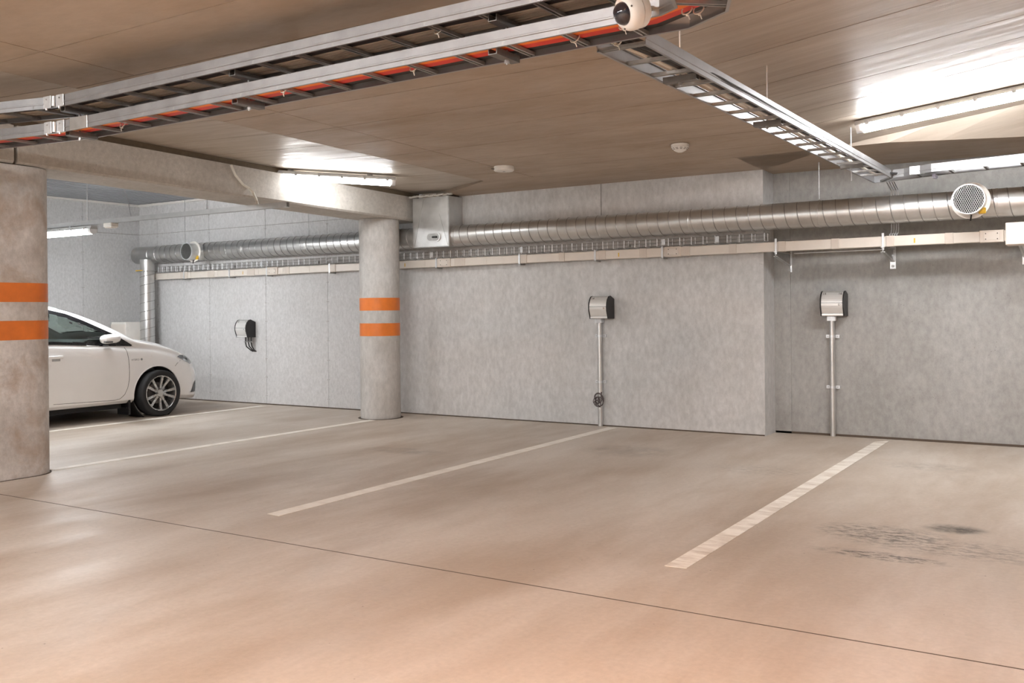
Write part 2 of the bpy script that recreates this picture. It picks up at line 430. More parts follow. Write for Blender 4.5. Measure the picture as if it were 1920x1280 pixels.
# backing above the grooves
def backing(root, xa, xb, ya, yb, zf, dz=.012):
    MB().slab([(xa,ya,zf(xa,ya)+dz),(xb,ya,zf(xb,ya)+dz),(xb,yb,zf(xb,yb)+dz),(xa,yb,zf(xa,yb)+dz)], .2).build('soffit_backing', M['groove'], root)
backing(ce, XL+.002, XR-.002, Y0, 8.45, zM)
# level strip along the back wall (joins the side bays along slanting edges)
eL = [(XL, 8.42), (-6.30, 8.79), (-6.92, 9.22), (-7.18, 9.26)]
eR = [(XR, 8.47), (-1.63, 8.45), (-1.25, 8.58), (-.65, 8.78), (.2, 8.95), (X1, 9.0)]
mb = MB()
mb.slab([(x,y,zM(x,y)) for x,y in [(-7.18,WY+.02),(-7.18,9.26)][:1] + [eL[2], eL[1], eL[0], (XL, 8.45), (XR, 8.45), (-2.955, WY+.02)]], .25)
mb.slab([(x,y,zM(x,y)) for x,y in [(-2.955,RY+.02),(-2.955,8.46)] + eR + [(X1,RY+.02)]], .25)
mb.build('level_strip', M['ceil'], ce)
# left bay soffit, slightly higher, rising towards the beam
cl = thing('ceiling_left', 'pale board-marked soffit beside the beam', kind='structure')
lrows = [Y0, -4, -1.6, .8, 1.9, 2.5, 3.1, 3.7, 4.3, 4.9, 5.5, 6.1, 6.7, 7.3, 7.9]
BXL = -7.68
soffit(cl, [BXL, XL], lrows, zL, M['ceilL'])
backing(cl, BXL, XL-.002, Y0, 7.9, zL)
pts = [(BXL,7.9+g),(XL,7.9+g),eL[0],eL[1],eL[2],(-7.18,9.26),(BXL,9.26)]
MB().slab([(x,y,zL(x,y)) for x,y in pts], .2).build('soffit_panel', M['ceilL'], cl)
mb = MB(); e = [(XL, Y0)] + eL
for a, b in zip(e[:-1], e[1:]):
    mb.quad((*a, zM(*a)), (*b, zM(*b)), (*b, zL(*b)+.01), (*a, zL(*a)+.01))
mb.build('soffit_step', M['ceilL'], cl)
# right bay soffit, rising to the right
cr = thing('ceiling_right', 'board-marked soffit rising above the right-hand bay', kind='structure')
rrows = [Y0, -4, -1.6, .8, 1.7, 2.3, 2.95, 3.55, 4.15, 4.8, 5.42, 6.08, 6.52, 7.0, 7.45, 8.41]
soffit(cr, [XR, X1], rrows, zR, M['ceilR'])
backing(cr, XR+.002, X1, Y0, 8.40, zR)
mb = MB(); up = [(XR, 8.46)] + [(x, 8.409) for x,_ in eR[1:]]
for (a, b, c, d) in zip(eR[:-1], eR[1:], up[1:], up[:-1]):
    mb.quad((*a, zM(*a)), (*b, zM(*b)), (*c, zR(*c)+.006), (*d, zR(*d)+.006))
mb.build('soffit_step', M['ceilR'], cr)
# profiled steel deck over the car
dk = thing('ceiling_deck', 'ribbed grey steel deck above the parked car', kind='structure')
def deck_z(y): return 2.915
prof = []; x = X0; P_ = .135
while x < BXL-.02:
    prof += [(x, 2.915), (x+.05, 2.915), (x+.062, 2.985), (x+.118, 2.985)]; x += P_
prof += [(BXL, 2.915), (BXL, 3.02), (X0, 3.02)]
MB().prism(prof, 1, Y0, WY).build('ribbed_sheet', M['corr'], dk)
MB().box((X0, WY-.05, 2.885), (BXL, WY, 2.913)).build('edge_trim', M['white'], dk)
MB().box((X0, 2.0, 2.885), (X0+.05, WY-.052, 2.913)).build('edge_trim', M['white'], dk)

# beams ---------------------------------------------------------------
def beam(name, label, ya, yb, grp='precast beams over the columns'):
    def zb(y): return 2.43 - .018*(y-4.4)
    def zt(y): return zM(0, y) + .008
    xa, xb = -7.68, -7.18; c = .018
    def sec(y): return [(xa,y,zb(y)),(xb-c,y,zb(y)),(xb,y,zb(y)+c),(xb,y,zt(y)),(xa,y,zt(y))]
    A, B = sec(ya), sec(yb); n = 5
    root = thing(name, label, 'beam', (-7.43, (ya+yb)/2, zb((ya+yb)/2)), group=grp)
    MB().add(A+B, [tuple(range(n)), tuple(range(n,2*n))[::-1]] + [(i,(i+1)%n,n+(i+1)%n,n+i) for i in range(n)]).build('beam_body', M['beam'], root)
    def s2(y): return [(xa,y,zt(y)),(-7.22,y,zt(y)),(-7.22,y,zL(-7.22,y)),(xa,y,zL(xa,y))]
    A, B = s2(ya), s2(yb); n = 4
    MB().add(A+B, [tuple(range(n)), tuple(range(n,2*n))[::-1]] + [(i,(i+1)%n,n+(i+1)%n,n+i) for i in range(n)]).build('bearing_grout', M['groove'], root)
    return root
by = float(atX(29, 290, -7.18)[1])
beam('concrete_beam', 'long precast concrete beam running from the left column to the back wall', by+.018, WY-.004)
beam('concrete_beam', 'precast beam end above the left column, beyond the vertical joint', 1.2, by-.012)
MB().box((-7.66, by-.012, 2.47), (-7.24, by+.018, 2.72)).build('joint_packing', M['groove'], bpy.data.objects['concrete_beam'])

# columns ---------------------------------------------------------------
def band(root, outline, z0, z1):
    n = len(outline)
    MB().add([(x,y,z0) for x,y in outline]+[(x,y,z1) for x,y in outline], [(i,(i+1)%n,n+(i+1)%n,n+i) for i in range(n)] + [tuple(range(n)), tuple(range(n,2*n))]).build('painted_band', M['orange'], root, True)
C2 = (-7.445, 8.765); R2 = .2375
c2 = thing('round_column', 'round concrete column with two orange bands beside the plenum box', 'column', (*C2, 0), group='concrete columns')
MB().lathe([(R2-.004,.0),(R2,.012),(R2,2.33),(R2-.006,2.345),(R2-.006,2.352)], (*C2,0), n=64).build('shaft', M['column'], c2, True)
for z0, z1 in ((.974,1.124),(1.273,1.422)):
    band(c2, [(C2[0]+(R2+.0012)*math.cos(2*PI*k/64), C2[1]+(R2+.0012)*math.sin(2*PI*k/64)) for k in range(64)], z0, z1)
MB().lathe([(R2+.03,0),(R2+.03,.003)], (*C2,0), n=48).build('base_joint', M['caulk'], c2)
def stadium(cx, ya, yb, R, n=20):
    return [(cx+R*math.cos(PI*k/n), yb+R*math.sin(PI*k/n)) for k in range(n+1)] + [(cx+R*math.cos(PI+PI*k/n), ya+R*math.sin(PI+PI*k/n)) for k in range(n+1)]
c1 = thing('oblong_column', 'wide blotched concrete column with rounded edge and two orange bands, beside the car', 'column', (-7.425, 3.9, 0), group='concrete columns')
S = stadium(-7.425, 3.45, 4.30, .235)
MB().prism(S, 2, 0, 2.425).build('shaft', M['column2'], c1, True)
for z0, z1 in ((1.072,1.221),(1.366,1.515)): band(c1, stadium(-7.425, 3.45, 4.30, .2364), z0, z1)
MB().prism(stadium(-7.425, 3.45, 4.30, .25), 2, 0, .003).build('base_joint', M['caulk'], c1)

# ================================================================== MARKINGS
def pline(label, pts, mat=M['line']):
    n = len(pts); o = MB().add([(*p,.0006) for p in pts]+[(*p,.0026) for p in pts], [tuple(range(n))[::-1], tuple(range(n,2*n))]+[(i,(i+1)%n,n+(i+1)%n,n+i) for i in range(n)]).build('parking_line', mat)
    return tag(o, label, 'floor marking', 'painted parking bay lines')
def gp(*px): return [tuple(atZ(x, y, 0)[:2]) for x, y in px]
a = gp((501,963.5),(523,967.5),(1157,802),(1140,801)); pline('white bay line ending below the charger pole with coiled cable', a)
a = gp((1246,1061),(1287,1066),(1667,827),(1640,828)); pline('patchily worn wide bay line nearest the oil stains', a, M['line_worn'])
wl = .105
pline('white bay line running from the left column to the round column', [(-7.41,4.55),(-7.31,4.55),(-7.30,8.50),(-7.40,8.50)])
pline('white bay line along the side of the parked car', [(-9.84,4.4),(-9.74,4.4),(-9.74,9.1),(-9.84,9.1)])

# ================================================================== AIR DUCT
DY, DZ, DR = 9.125, 2.137, .125
def spiral(parent, a, b, r, pitch=.118, mat=None):
    """seam ridge winding round a straight duct"""
    a, b = Vector(a), Vector(b); ax = (b-a).normalized(); t = Vector((0,1,0)) if abs(ax.y) < .9 else Vector((1,0,0)); t = (t-ax*t.dot(ax)).normalized(); c = ax.cross(t)
    L = (b-a).length; n = int(L/pitch*26); P = []
    for i in range(n+1):
        s = L*i/n; q = 2*PI*s/pitch; P.append(a + ax*s + (t*math.cos(q)+c*math.sin(q))*(r+.0004))
    return MB().tube(P, .0045, 4).build('spiral_seam', M['galv_seam'], parent, True)
def collar(parent, c, ax, r, wd=.02, t=.003):
    return MB().lathe([(r,-wd/2),(r+t,-wd/2+.003),(r+t,wd/2-.003),(r,wd/2)], c, ax, 48, False).build('duct_collar', M['galv'], parent, True)
d1 = thing('spiral_duct', 'long shiny spiral duct running right from the plenum box', 'duct', (-2.5, DY, DZ-DR), group='spiral ventilation ducts')
MB().lathe([(DR,0),(DR,X1-.1+6.575)], (-6.575,DY,DZ), (1,0,0), 56).build('duct_wall', M['galv'], d1, True)
spiral(d1, (-6.5,DY,DZ), (1.0,DY,DZ), DR)
for px in (848, 1119, 1288, 1531, 1868): collar(d1, (float(atY(px,400,DY-DR)[0]),DY,DZ), (1,0,0), DR)
d2 = thing('spiral_duct', 'spiral duct behind the round column ending at the wall corner', 'duct', (-9.6, DY, DZ-DR), group='spiral ventilation ducts')
XE = -12.48
MB().lathe([(DR-.004,0),(DR,.006),(DR,-7.10-XE)], (XE,DY,DZ), (1,0,0), 56).build('duct_wall', M['galv'], d2, True)
spiral(d2, (-12.0,DY,DZ), (-7.14,DY,DZ), DR)
for px in (274, 288, 450, 570): collar(d2, (float(atY(px,470,DY-DR)[0]),DY,DZ), (1,0,0), DR)
collar(d2, (-7.13,DY,DZ), (1,0,0), DR, .03, .006)
vx = float(atY(276.5, 560, 9.04)[0])
d3 = thing('drop_duct', 'vertical spiral duct dropping to the floor in the corner', 'duct', (vx, 9.04, 0))
vr = .102
MB().lathe([(vr*.98,.0),(vr,.01),(vr,2.06)], (vx,9.04,0), n=48).build('duct_wall', M['galv'], d3, True)
spiral(d3, (vx,9.04,.05), (vx,9.04,1.85), vr, .13)
MB().lathe([(vr,0),(vr+.05,0),(vr+.05,.006),(vr,.006)], (vx,9.04,1.885), n=48, cap=False).build('flange', M['galv_dull'], d3, True)
MB().cbox((vx-.0,9.04-vr-.035,1.895), (.11,.045,.012)).build('yellow_tag', M['yellow'], d3)
# plenum box
pb = thing('plenum_box', 'flat galvanised plenum box rising to the soffit beside the round column', 'duct box', (-6.84, 9.12, 2.02))
PX0, PX1, PYF = -7.105, -6.575, 8.985
MB().box((PX0, PYF, 2.015), (PX1, WY-.002, 2.60)).build('sheet_casing', M['galv'], pb)
for a, b in (((PX0+.02,2.03),(PX0+.16,2.58)), ((PX1-.02,2.03),(PX1-.14,2.40))):
    MB().prism([(a[0],a[1]),(a[0]+.006,a[1]),(b[0]+.006,b[1]),(b[0],b[1])], 1, PYF-.0015, PYF).build('stiffening_crease', M['galv_dull'], pb)
MB().box((PX0-.004, PYF-.004, 2.010), (PX1+.004, PYF, 2.022)).build('folded_edge', M['galv_dull'], pb)
MB().box((PX1-.012, PYF-.004, 2.022), (PX1+.004, PYF, 2.60)).build('folded_edge', M['galv_dull'], pb)
hx, hz = -6.80, 2.128
def slot(cx, cz, L, R, y0, y1, n=12):
    pl = [(cx+L/2+R*math.cos(-PI/2+PI*k/n), cz+R*math.sin(-PI/2+PI*k/n)) for k in range(n+1)] + [(cx-L/2+R*math.cos(PI/2+PI*k/n), cz+R*math.sin(PI/2+PI*k/n)) for k in range(n+1)]
    return MB().prism(pl, 1, y0, y1)
hatch = slot(hx, hz, .10, .055, PYF-.012, PYF).build('inspection_hatch', M['galv'], pb, True)
slot(hx, hz, .085, .042, PYF-.016, PYF-.012).build('hatch_lid', M['galv_dull'], hatch, True)
MB().cbox((hx+.03, PYF-.024, hz), (.075,.016,.022), .006).build('hatch_handle', M['black'], hatch)
mb = MB()
random.seed(3)
for k in range(46):
    mb.cbox((PX0-.03+.62*k/46+random.uniform(-.006,.006), PYF-.004+random.uniform(-.006,.006), 2.617+random.uniform(-.004,.006)), (.03,.03,.022), .006)
mb.build('sealing_mortar', M['beam'], pb)
# short nozzles with mesh ends
def nozzle(label, px, py, r, L, group):
    """stub pointing at the aisle; centre of the grille seen at (px, py)"""
    yF = DY - L
    c = atY(px, py, yF); x, z = float(c[0]), float(c[2])
    t = thing('duct_nozzle', label, 'vent', (x, yF, z-r), group=group)
    MB().lathe([(r,0),(r,L-DR*.55)], (x,yF,z), (0,1,0), 40, False).build('sleeve', M['galv'], t, True)
    MB().lathe([(r-.003,.02),(r-.003,.20)], (x,yF,z), (0,1,0), 40, False).build('sleeve_shade', M['duct_in'], t, True)  # darker inner skin, shade of the sleeve put into its colour
    MB().lathe([(r+.004,-.004),(r+.004,.014),(r-.004,.014),(r-.004,-.004),(r+.004,-.004)], (x,yF,z), (0,1,0), 40, False).build('rim', M['zinc'], t, True)
    MB().lathe([(r+.032,0),(r+.032,.006),(r,.006),(r,0),(r+.032,0)], (x,yF+L*.38,z), (0,1,0), 40, False).build('flange', M['white'], t, True)
    MB().lathe([(0.001,0),(r*.98,0)], (x,yF+.20,z), (0,1,0), 40, False).build('throat_shade', M['well'], t)  # black disc standing in for shade deep in the duct
    g = MB(); n = 13; step = 2*r/n
    for s in (-1, 1):
        for k in range(-n, n+1):
            off = k*step*.80
            # chord of line direction (.5, s*.87) at distance off
            if abs(off) >= r*.97: continue
            h = math.sqrt(r*r-off*off); dx, dz = .47, .883*s; nx, nz = -dz, dx
            g.tube([(x+nx*off-dx*h, yF, z+nz*off-dz*h), (x+nx*off+dx*h, yF, z+nz*off+dz*h)], .0014, 4)
    tag(g.build('mesh_grille', M['galv_dull'], t), kind='stuff')
    MB().cbox((x+r*.72, yF+L*.36, z-r*.75), (.055,.018,.05), .004).build('yellow_tag', M['yellow'], t).rotation_euler = (0,0,0)
    MB().cyl((x+.005,yF+L*.35,z-r), (x-.002,yF+L*.35,z-r-.05), .006, 8).build('damper_lever', M['black'], t)
    return t
nozzle('mesh-ended duct nozzle above the car', 349, 471, .115, .33, 'duct nozzles with mesh ends')
nozzle('mesh-ended duct nozzle at the right above the cream trunking', 1816, 373, .122, .36, 'duct nozzles with mesh ends')
# hanging rods of the ducts
def rod(label, x, y, z0, z1, r=.004, mat='rod'):
    t = thing('hanger_rod', label, 'rod', (x,y,z0), group='thin hanger rods')
    MB().cyl((x,y,z0),(x,y,z1),r,8).build('rod', M[mat], t); MB().cyl((x,y,z0+.004),(x,y,z0+.012),r*2.4,6).build('nut', M[mat], t)
    return t
q = atY(1536, 375, DY); rod('thin rod holding the right duct below the ladder tray', float(q[0]), DY, DZ+DR-.002, zM(float(q[0]),DY))
q = atY(579, 442, DY); rod('thin rod holding the duct left of the round column', float(q[0]), DY, DZ+DR-.002, 2.915)
q = atY(347, 455, DY); rod('thin rod holding the duct above the mesh nozzle over the car', float(q[0]), DY, DZ+DR-.002, 2.915)

# ================================================================== WIRE BASKET TRAY
bx0, bx1 = -12.02, float(atY(1436, 440, 9.13)[0])
bk = thing('wire_basket_tray', 'narrow zinc wire basket tray below the duct', 'cable tray', ((bx0+bx1)/2, 9.18, 1.9))
def bz(x): return 1.895 + .004*(x+7)
B0, B1, BH = 9.13, 9.235, .075
for (y, h) in ((B0,.002),(B0,.037),(B0,.075),(B0+.05,.002),(B1,.002),(B1,.037),(B1,.075)):
    MB().tube([(bx0,y,bz(bx0)+h),(bx1,y,bz(bx1)+h)], .0024, 5).build('long_wire', M['galv_dull'], bk)
hm = MB().tube([(0,B0,.077),(0,B0-.001,.0),(0,B1+.001,.0),(0,B1,.077)], .0046, 5).mesh('hoop', M['tick'])
x = bx0+.01; i = 0
while x < bx1:
    h = link('hoop', hm, bk); h.location = Vector((x, 0, bz(x))) - Vector(ROOT[bk.name]); x += .099 if x < -5.3 else .125; i += 1
for px in (490, 704, 810, 978, 1244, 1345):
    x = float(atY(px, 470, 9.13)[0]); MB().cbox((x, B0-.004, bz(x)+.038), (.035,.006,.06), .002).build('splice_clip', M['zinc'], bk)
for x in (-10.5, -8.9, -6.2, -4.4, -3.2):
    MB().box((x-.012, B1-.002, bz(x)-.004), (x+.012, WY, bz(x)+.05)).build('wall_bracket', M['galv_dull'], bk)

# ================================================================== CREAM BUSBAR TRUNKING
TY = 9.16
def tz(x): return 1.787 + .0042*(x+7)
tx = lambda px, py=480: float(atY(px, py, TY)[0])
tr = thing('busbar_trunking', 'cream plastic trunking running along the back wall under the duct', 'trunking', (-6.4, TY+.03, 1.79))
TH = .092; TD = .05
ends = [tx(288, 520), tx(314,515), tx(357), tx(408), tx(440), tx(484), tx(530), tx(580), tx(630), tx(688), tx(797,495), tx(857,490), tx(912), tx(985), tx(1058), tx(1133), tx(1209), tx(1291), tx(1379), tx(1470,460), tx(1570,455), tx(1673,450), tx(1784,445), tx(1886,440)]
for a, b in zip(ends[:-1], ends[1:]):
    def sec(x): return [(x,TY,tz(x)+.004),(x,TY+.004,tz(x)),(x,TY+TD,tz(x)),(x,TY+TD,tz(x)+TH),(x,TY+.004,tz(x)+TH),(x,TY,tz(x)+TH-.004)]
    A, B = sec(a+.001), sec(b-.001); n = 6
    MB().add(A+B, [tuple(range(n))[::-1], tuple(range(n,2*n))]+[(i,(i+1)%n,n+(i+1)%n,n+i) for i in range(n)]).build('trunking_length', M['trunk'], tr)
for px, wpx in ((345,14),(395,12),(470,14),(538,9),(624,10),(862,20),(982,12),(1053,11),(1129,13),(1206,13),(1287,14),(1374,14),(1466,14),(1566,15),(1669,15),(1780,16)):
    a, b = tx(px-wpx/2), tx(px+wpx/2)
    mb = MB().cbox(((a+b)/2, TY+TD/2-.003, tz((a+b)/2)+TH/2), (b-a, TD+.006, TH+.006), .003); mb.build('coupler', M['trunk2'], tr)
for px, wpx in ((511,20),(833,24),(1262,31),(1860,46)):
    a, b = tx(px-wpx/2), tx(px+wpx/2); m_ = (a+b)/2
    tb = MB().cbox((m_, TY+TD/2-.006, tz(m_)+TH/2), (b-a, TD+.012, TH+.012), .004).build('tap_off_cover', M['trunk2'], tr)
    MB().cbox((m_, TY-.014, tz(m_)+TH/2), ((b-a)*.66, .006, TH*.72), .002).build('cover_plate', M['trunk'], tb)
    for sx in (-1,1):
        for sz in (-1,1):
            MB().cyl((m_+sx*(b-a)*.24, TY-.019, tz(m_)+TH/2+sz*TH*.26), (m_+sx*(b-a)*.24, TY-.014, tz(m_)+TH/2+sz*TH*.26), .005, 8).build('screw', M['vent'], tb)
for px in (345, 430, 500, 618, 818, 974, 1116, 1242):
    x = tx(px); MB().box((x-.010, TY-.009, tz(x)-.014), (x+.010, TY-.002, tz(x)+TH+.014)).build('fixing_clip', M['zinc'], tr)
    MB().box((x-.016, TY-.009, tz(x)-.022), (x+.016, WY-.001, tz(x)-.010)).build('support_foot', M['galv_dull'], tr)
for px in (455, 759, 1160, 1715):
    x = tx(px); MB().box((x-.006, TY-.001, tz(x)+.02), (x+.006, TY+.001, tz(x)+.062)).build('yellow_label', M['yellow'], tr)
# cantilever brackets in the recess
def bracket(label, px):
    x = tx(px, 460); t = thing('wall_bracket', label, 'bracket', (x, RY, tz(x)-.15), group='cantilever brackets under the trunking')
    z = tz(x)
    MB().prism([(TY-.02,z-.05),(TY-.02,z-.008),(RY-.006,z-.008),(RY-.006,z-.125)], 0, x-.003, x+.003).build('arm_web', M['galv_dull'], t)
    MB().box((x-.02, TY-.02, z-.008), (x+.02, RY-.006, z-.002)).build('arm_top', M['galv'], t)
    mb = MB().add([(x-.02,TY-.02,z-.05),(x+.02,TY-.02,z-.05),(x+.02,RY-.006,z-.125),(x-.02,RY-.006,z-.125),(x-.02,TY-.02,z-.046),(x+.02,TY-.02,z-.046),(x+.02,RY-.006,z-.121),(x-.02,RY-.006,z-.121)], [(0,3,2,1),(4,5,6,7),(0,1,5,4),(1,2,6,5),(2,3,7,6),(3,0,4,7)]); mb.build('arm_flange', M['galv'], t)
    pl = MB().cbox((x, RY-.003, z-.085), (.055,.006,.21), .002).build('foot_plate', M['zinc'], t)
    MB().cyl((x,RY-.02,z-.165),(x,RY-.006,z-.165),.013,6).build('anchor_bolt', M['galv_dull'], pl)
    MB().box((x-.009, TY-.012, z-.03), (x+.009, TY-.004, z+TH+.03)).build('upright_strap', M['zinc'], t)
    return t
bracket('galvanised bracket carrying the trunking next to the pier edge', 1455)
bracket('galvanised bracket carrying the trunking below the bundle of thin conduits', 1656)
bracket('galvanised bracket under the large cream junction box', 1915)
xa, xb = tx(1475,465), tx(1650,462)
q = MB().tube([(xa,9.40,tz(xa)-.012),(xb,9.40,tz(xb)-.012)], .003, 6); q.tube([(xa,9.45,tz(xa)-.012),(xb,9.45,tz(xb)-.012)], .003, 6)
k = xa+.05
while k < xb: q.tube([(k,9.40,tz(k)-.011),(k,9.45,tz(k)-.011)], .0025, 5); k += .1
tag(q.build('spare_basket', M['zinc']), 'thin wire strip between the brackets behind the trunking', 'cable tray')
# junction box at the right edge
jb = thing('junction_box', 'large cream junction box at the right end of the trunking', 'electrical box', (-.62, 9.1, 1.79))
jx0 = float(atY(1885,440,9.0)[0]); 
MB().cbox((jx0+.25, 9.09, 1.862), (.50,.18,.19), .006).build('box_body', M['trunk2'], jb)
MB().cbox((jx0+.25, 8.994, 1.862), (.49,.012,.18), .004).build('lid', M['trunk'], jb)
for sx in (.022,.478):
    for sz in (-.075,.075): MB().cyl((jx0+sx,8.984,1.862+sz),(jx0+sx,8.989,1.862+sz),.008,10).build('lid_screw', M['white'], jb)
MB().box((jx0+.11,8.9865,1.80),(jx0+.17,8.9885,1.828)).build('white_label', M['white'], jb)

# ================================================================== LADDER TRAYS
RAIL = [(0,0),(0,.021),(.004,.0235),(.004,.029),(0,.0315),(0,.068),(-.013,.068),(-.013,.065),(-.003,.065),(-.003,.003),(-.013,.003),(-.013,0)]
RAIL_M = [(-a,b) for a,b in RAIL]
def ladder(label, near, far, z, rungs, group, dirsign=1):
    cx = sum(p[0] for p in near+far)/len(near+far); cy = sum(p[1] for p in near+far)/len(near+far)
    t = thing('ladder_tray', label, 'cable tray', (cx, cy, z), group=group)
    MB().sweep(RAIL if dirsign > 0 else RAIL_M, [(*p, z) for p in near]).build('side_rail', M['rail'], t)
    MB().sweep(RAIL_M if dirsign > 0 else RAIL, [(*p, z) for p in far]).build('side_rail', M['rail'], t)
    for a, b in rungs:
        a, b = Vector((*a, z)), Vector((*b, z)); d = (b-a).normalized(); n = Vector((d.y,-d.x,0))
        pr = [(-.014,.004),(-.006,.004),(-.006,.014),(.006,.014),(.006,.004),(.014,.004),(.014,.019),(-.014,.019)]
        vs_ = [p + n*u_ + Vector((0,0,v_)) for p in (a,b) for u_, v_ in pr]; k = len(pr)
        MB().add(vs_, [tuple(range(k))[::-1], tuple(range(k,2*k))]+[(i,(i+1)%k,k+(i+1)%k,k+i) for i in range(k)]).build('rung', M['galv_dull'], t)
    return t
def along(p, q, x): f_ = (x-p[0])/(q[0]-p[0]); return (x, p[1]+(q[1]-p[1])*f_)
# upper tier
UZ, LZ = 2.50, 2.36
un = [(-7.05, 2.955), (-5.34, 3.352), (-.6, 3.265)]
uf = [(-7.12, 3.215), (-5.36, 3.625), (-.6, 3.540)]
ur = []
x = -1.974 + .27*4
while x > -7.0:
    A = along(un[1],un[2],x) if x > un[1][0] else along(un[0],un[1],x); B = along(uf[1],uf[2],x) if x > uf[1][0] else along(uf[0],uf[1],x)
    if abs(x-un[1][0]) > .05: ur.append((A, B))
    x -= .272
trayA = ladder('upper ladder tray filled with black and beige cables', un, uf, UZ, ur, 'two-tier ladder trays under the soffit')
# lower tier with an elbow towards the aisle at its right end
ln = [(-7.12, 3.155), (-5.40, 3.392), (-1.44, 3.305), (-1.36, 3.255), (-1.335, 3.17), (-1.335, 2.3)]
lf = [(-7.14, 3.385), (-5.40, 3.630), (-1.41, 3.535), (-1.21, 3.41), (-1.125, 3.22), (-1.115, 2.3)]
lr = []
x = -1.60
while x > -7.0:
    A = along(ln[1],ln[2],x) if x > ln[1][0] else along(ln[0],ln[1],x); B = along(lf[1],lf[2],x) if x > lf[1][0] else along(lf[0],lf[1],x)
    if abs(x-ln[1][0]) > .05: lr.append((A, B))
    x -= .268
lr += [((-1.345,3.225),(-1.19,3.36)), ((-1.335,3.12),(-1.118,3.12)), ((-1.335,2.85),(-1.116,2.85)), ((-1.335,2.58),(-1.116,2.58))]
trayB = ladder('lower ladder tray filled with orange and red cables', ln, lf, LZ, lr, 'two-tier ladder trays under the soffit')
# hinged splice plates where both trays bend
for tray, p, z in ((trayA, un[1], UZ), (trayB, ln[1], LZ)):
    for dx in (-.075, .035):
        k = (p[0]+dx, p[1]-.008-(.0 if dx > 0 else .012))
        sp = MB().cbox((k[0]+.02, k[1], z+.034), (.075,.006,.072), .002).build('splice_plate', M['zinc'], tray)
        MB().cyl((k[0]+.02,k[1]-.008,z+.05),(k[0]+.02,k[1]-.003,z+.05),.005,8).build('plate_bolt', M['rod'], sp)
        MB().cyl((k[0]+.02,k[1]-.004,z-.014),(k[0]+.02,k[1]-.004,z),.006,8).build('bolt_end', M['zinc'], sp)
    MB().cyl((p[0],p[1]-.014,z+.004),(p[0],p[1]-.014,z+.064),.012,10).build('hinge_barrel', M['galv'], tray)
MB().cbox((-5.16, along(ln[1],ln[2],-5.16)[1]-.006, LZ+.034), (.17,.006,.072), .002).build('splice_plate', M['galv'], trayB)
# tray to the back wall, then along the recessed wall
SZ = 2.38
sn = [(-1.675,3.70),(-1.665,8.76)]; sf = [(-1.905,3.70),(-1.872,9.06)]
sr = []
y = 3.725; 
while y < 8.7:
    f_ = (y-3.7)/5.06; sr.append(((-1.68,y),(-1.90+.03*f_,y))); y += .268
trayC = ladder('ladder tray running from the two-tier trays to the back wall', sn, sf, SZ, sr, 'single ladder trays')
wn = [(-1.655,8.775),(-1.56,8.75),(-1.32,8.60),(-.62,8.46),(3.6,8.40)]; wf = [(-1.865,9.06),(-1.57,8.98),(-1.25,8.85),(-.60,8.70),(3.6,8.64)]
wrg = [((-1.66,8.80),(-1.80,9.04))]; x = -1.45
while x < 1.5:
    A = [along(a,b,x) for a,b in zip(wn[:-1],wn[1:]) if a[0] <= x <= b[0]][0]; B = [along(a,b,x) for a,b in zip(wf[:-1],wf[1:]) if a[0] <= x <= b[0]][0]
    wrg.append((A,B)); x += .268
trayD = ladder('ladder tray along the recessed wall above the right duct', wn, wf, SZ, wrg, 'single ladder trays')
MB().cbox((-1.44,8.665,SZ+.034),(.12,.006,.07),.002).build('splice_plate', M['zinc'], trayD).rotation_euler = (0,0,0)
# hangers
def hanger(label, x, y, zs, ztop, ln_, axis='y', end=.05):
    t = thing('tray_hanger', label, 'bracket', (x,y,zs[0]-end), group='threaded-rod tray hangers')
    MB().cyl((x,y,zs[0]-end),(x,y,ztop),.005,8).build('threaded_rod', M['rod'], t)
    for z, (a, b) in zip(zs, ln_):
        pr = [(-.022,-.03),(.022,-.03),(.022,-.001),(.018,-.001),(.018,-.026),(-.018,-.026),(-.018,-.001),(-.022,-.001)]
        if axis == 'y': MB().prism([(x+u_, z+v_) for u_, v_ in pr], 1, a, b).build('support_channel', M['dark_metal'], t)
        else: MB().prism([(y+u_, z+v_) for u_, v_ in pr], 0, a, b).build('support_channel', M['dark_metal'], t)
    MB().cyl((x,y,zs[0]-.045),(x,y,zs[0]-.03),.011,6).build('nut', M['rod'], t)
    return t
for lab, x in (('two-tier tray hanger near the bend on the left', -5.33), ('two-tier tray hanger in the middle of the orange cable run', float(atZ(476,196,LZ)[0])), ('two-tier tray hanger nearest the dome camera', float(atZ(938,100,LZ)[0]))):
    dy = -.012*(x+5.3); yy = 3.50+dy
    t = hanger(lab, x, yy, (LZ+.012, UZ+.012), UZ+.075, ((along(ln[1],ln[2],x)[1]+.03,along(lf[1],lf[2],x)[1]-.02),(3.39+dy,3.84+dy)))
    zt_ = zM(x,3.82) if x > XL else zL(x,3.82)
    MB().box((x-.02,3.80+dy,UZ-.02),(x+.02,3.84+dy,zt_)).build('pendant_post', M['dark_metal'], t)
for lab, yy in (('ladder tray hanger close to the two-tier trays', float(atZ(1242,152,SZ)[1])), ('ladder tray hanger at the middle of the single tray', float(atZ(1400,235,SZ)[1])), ('ladder tray hanger with rod hanging down near the recess', float(atZ(1583,312,SZ)[1]))):
    hanger(lab, -1.79, yy, (SZ+.012,), zR(-1.79,yy), ((-1.87,-1.70),), 'x', .13 if 'down' in lab else .05)

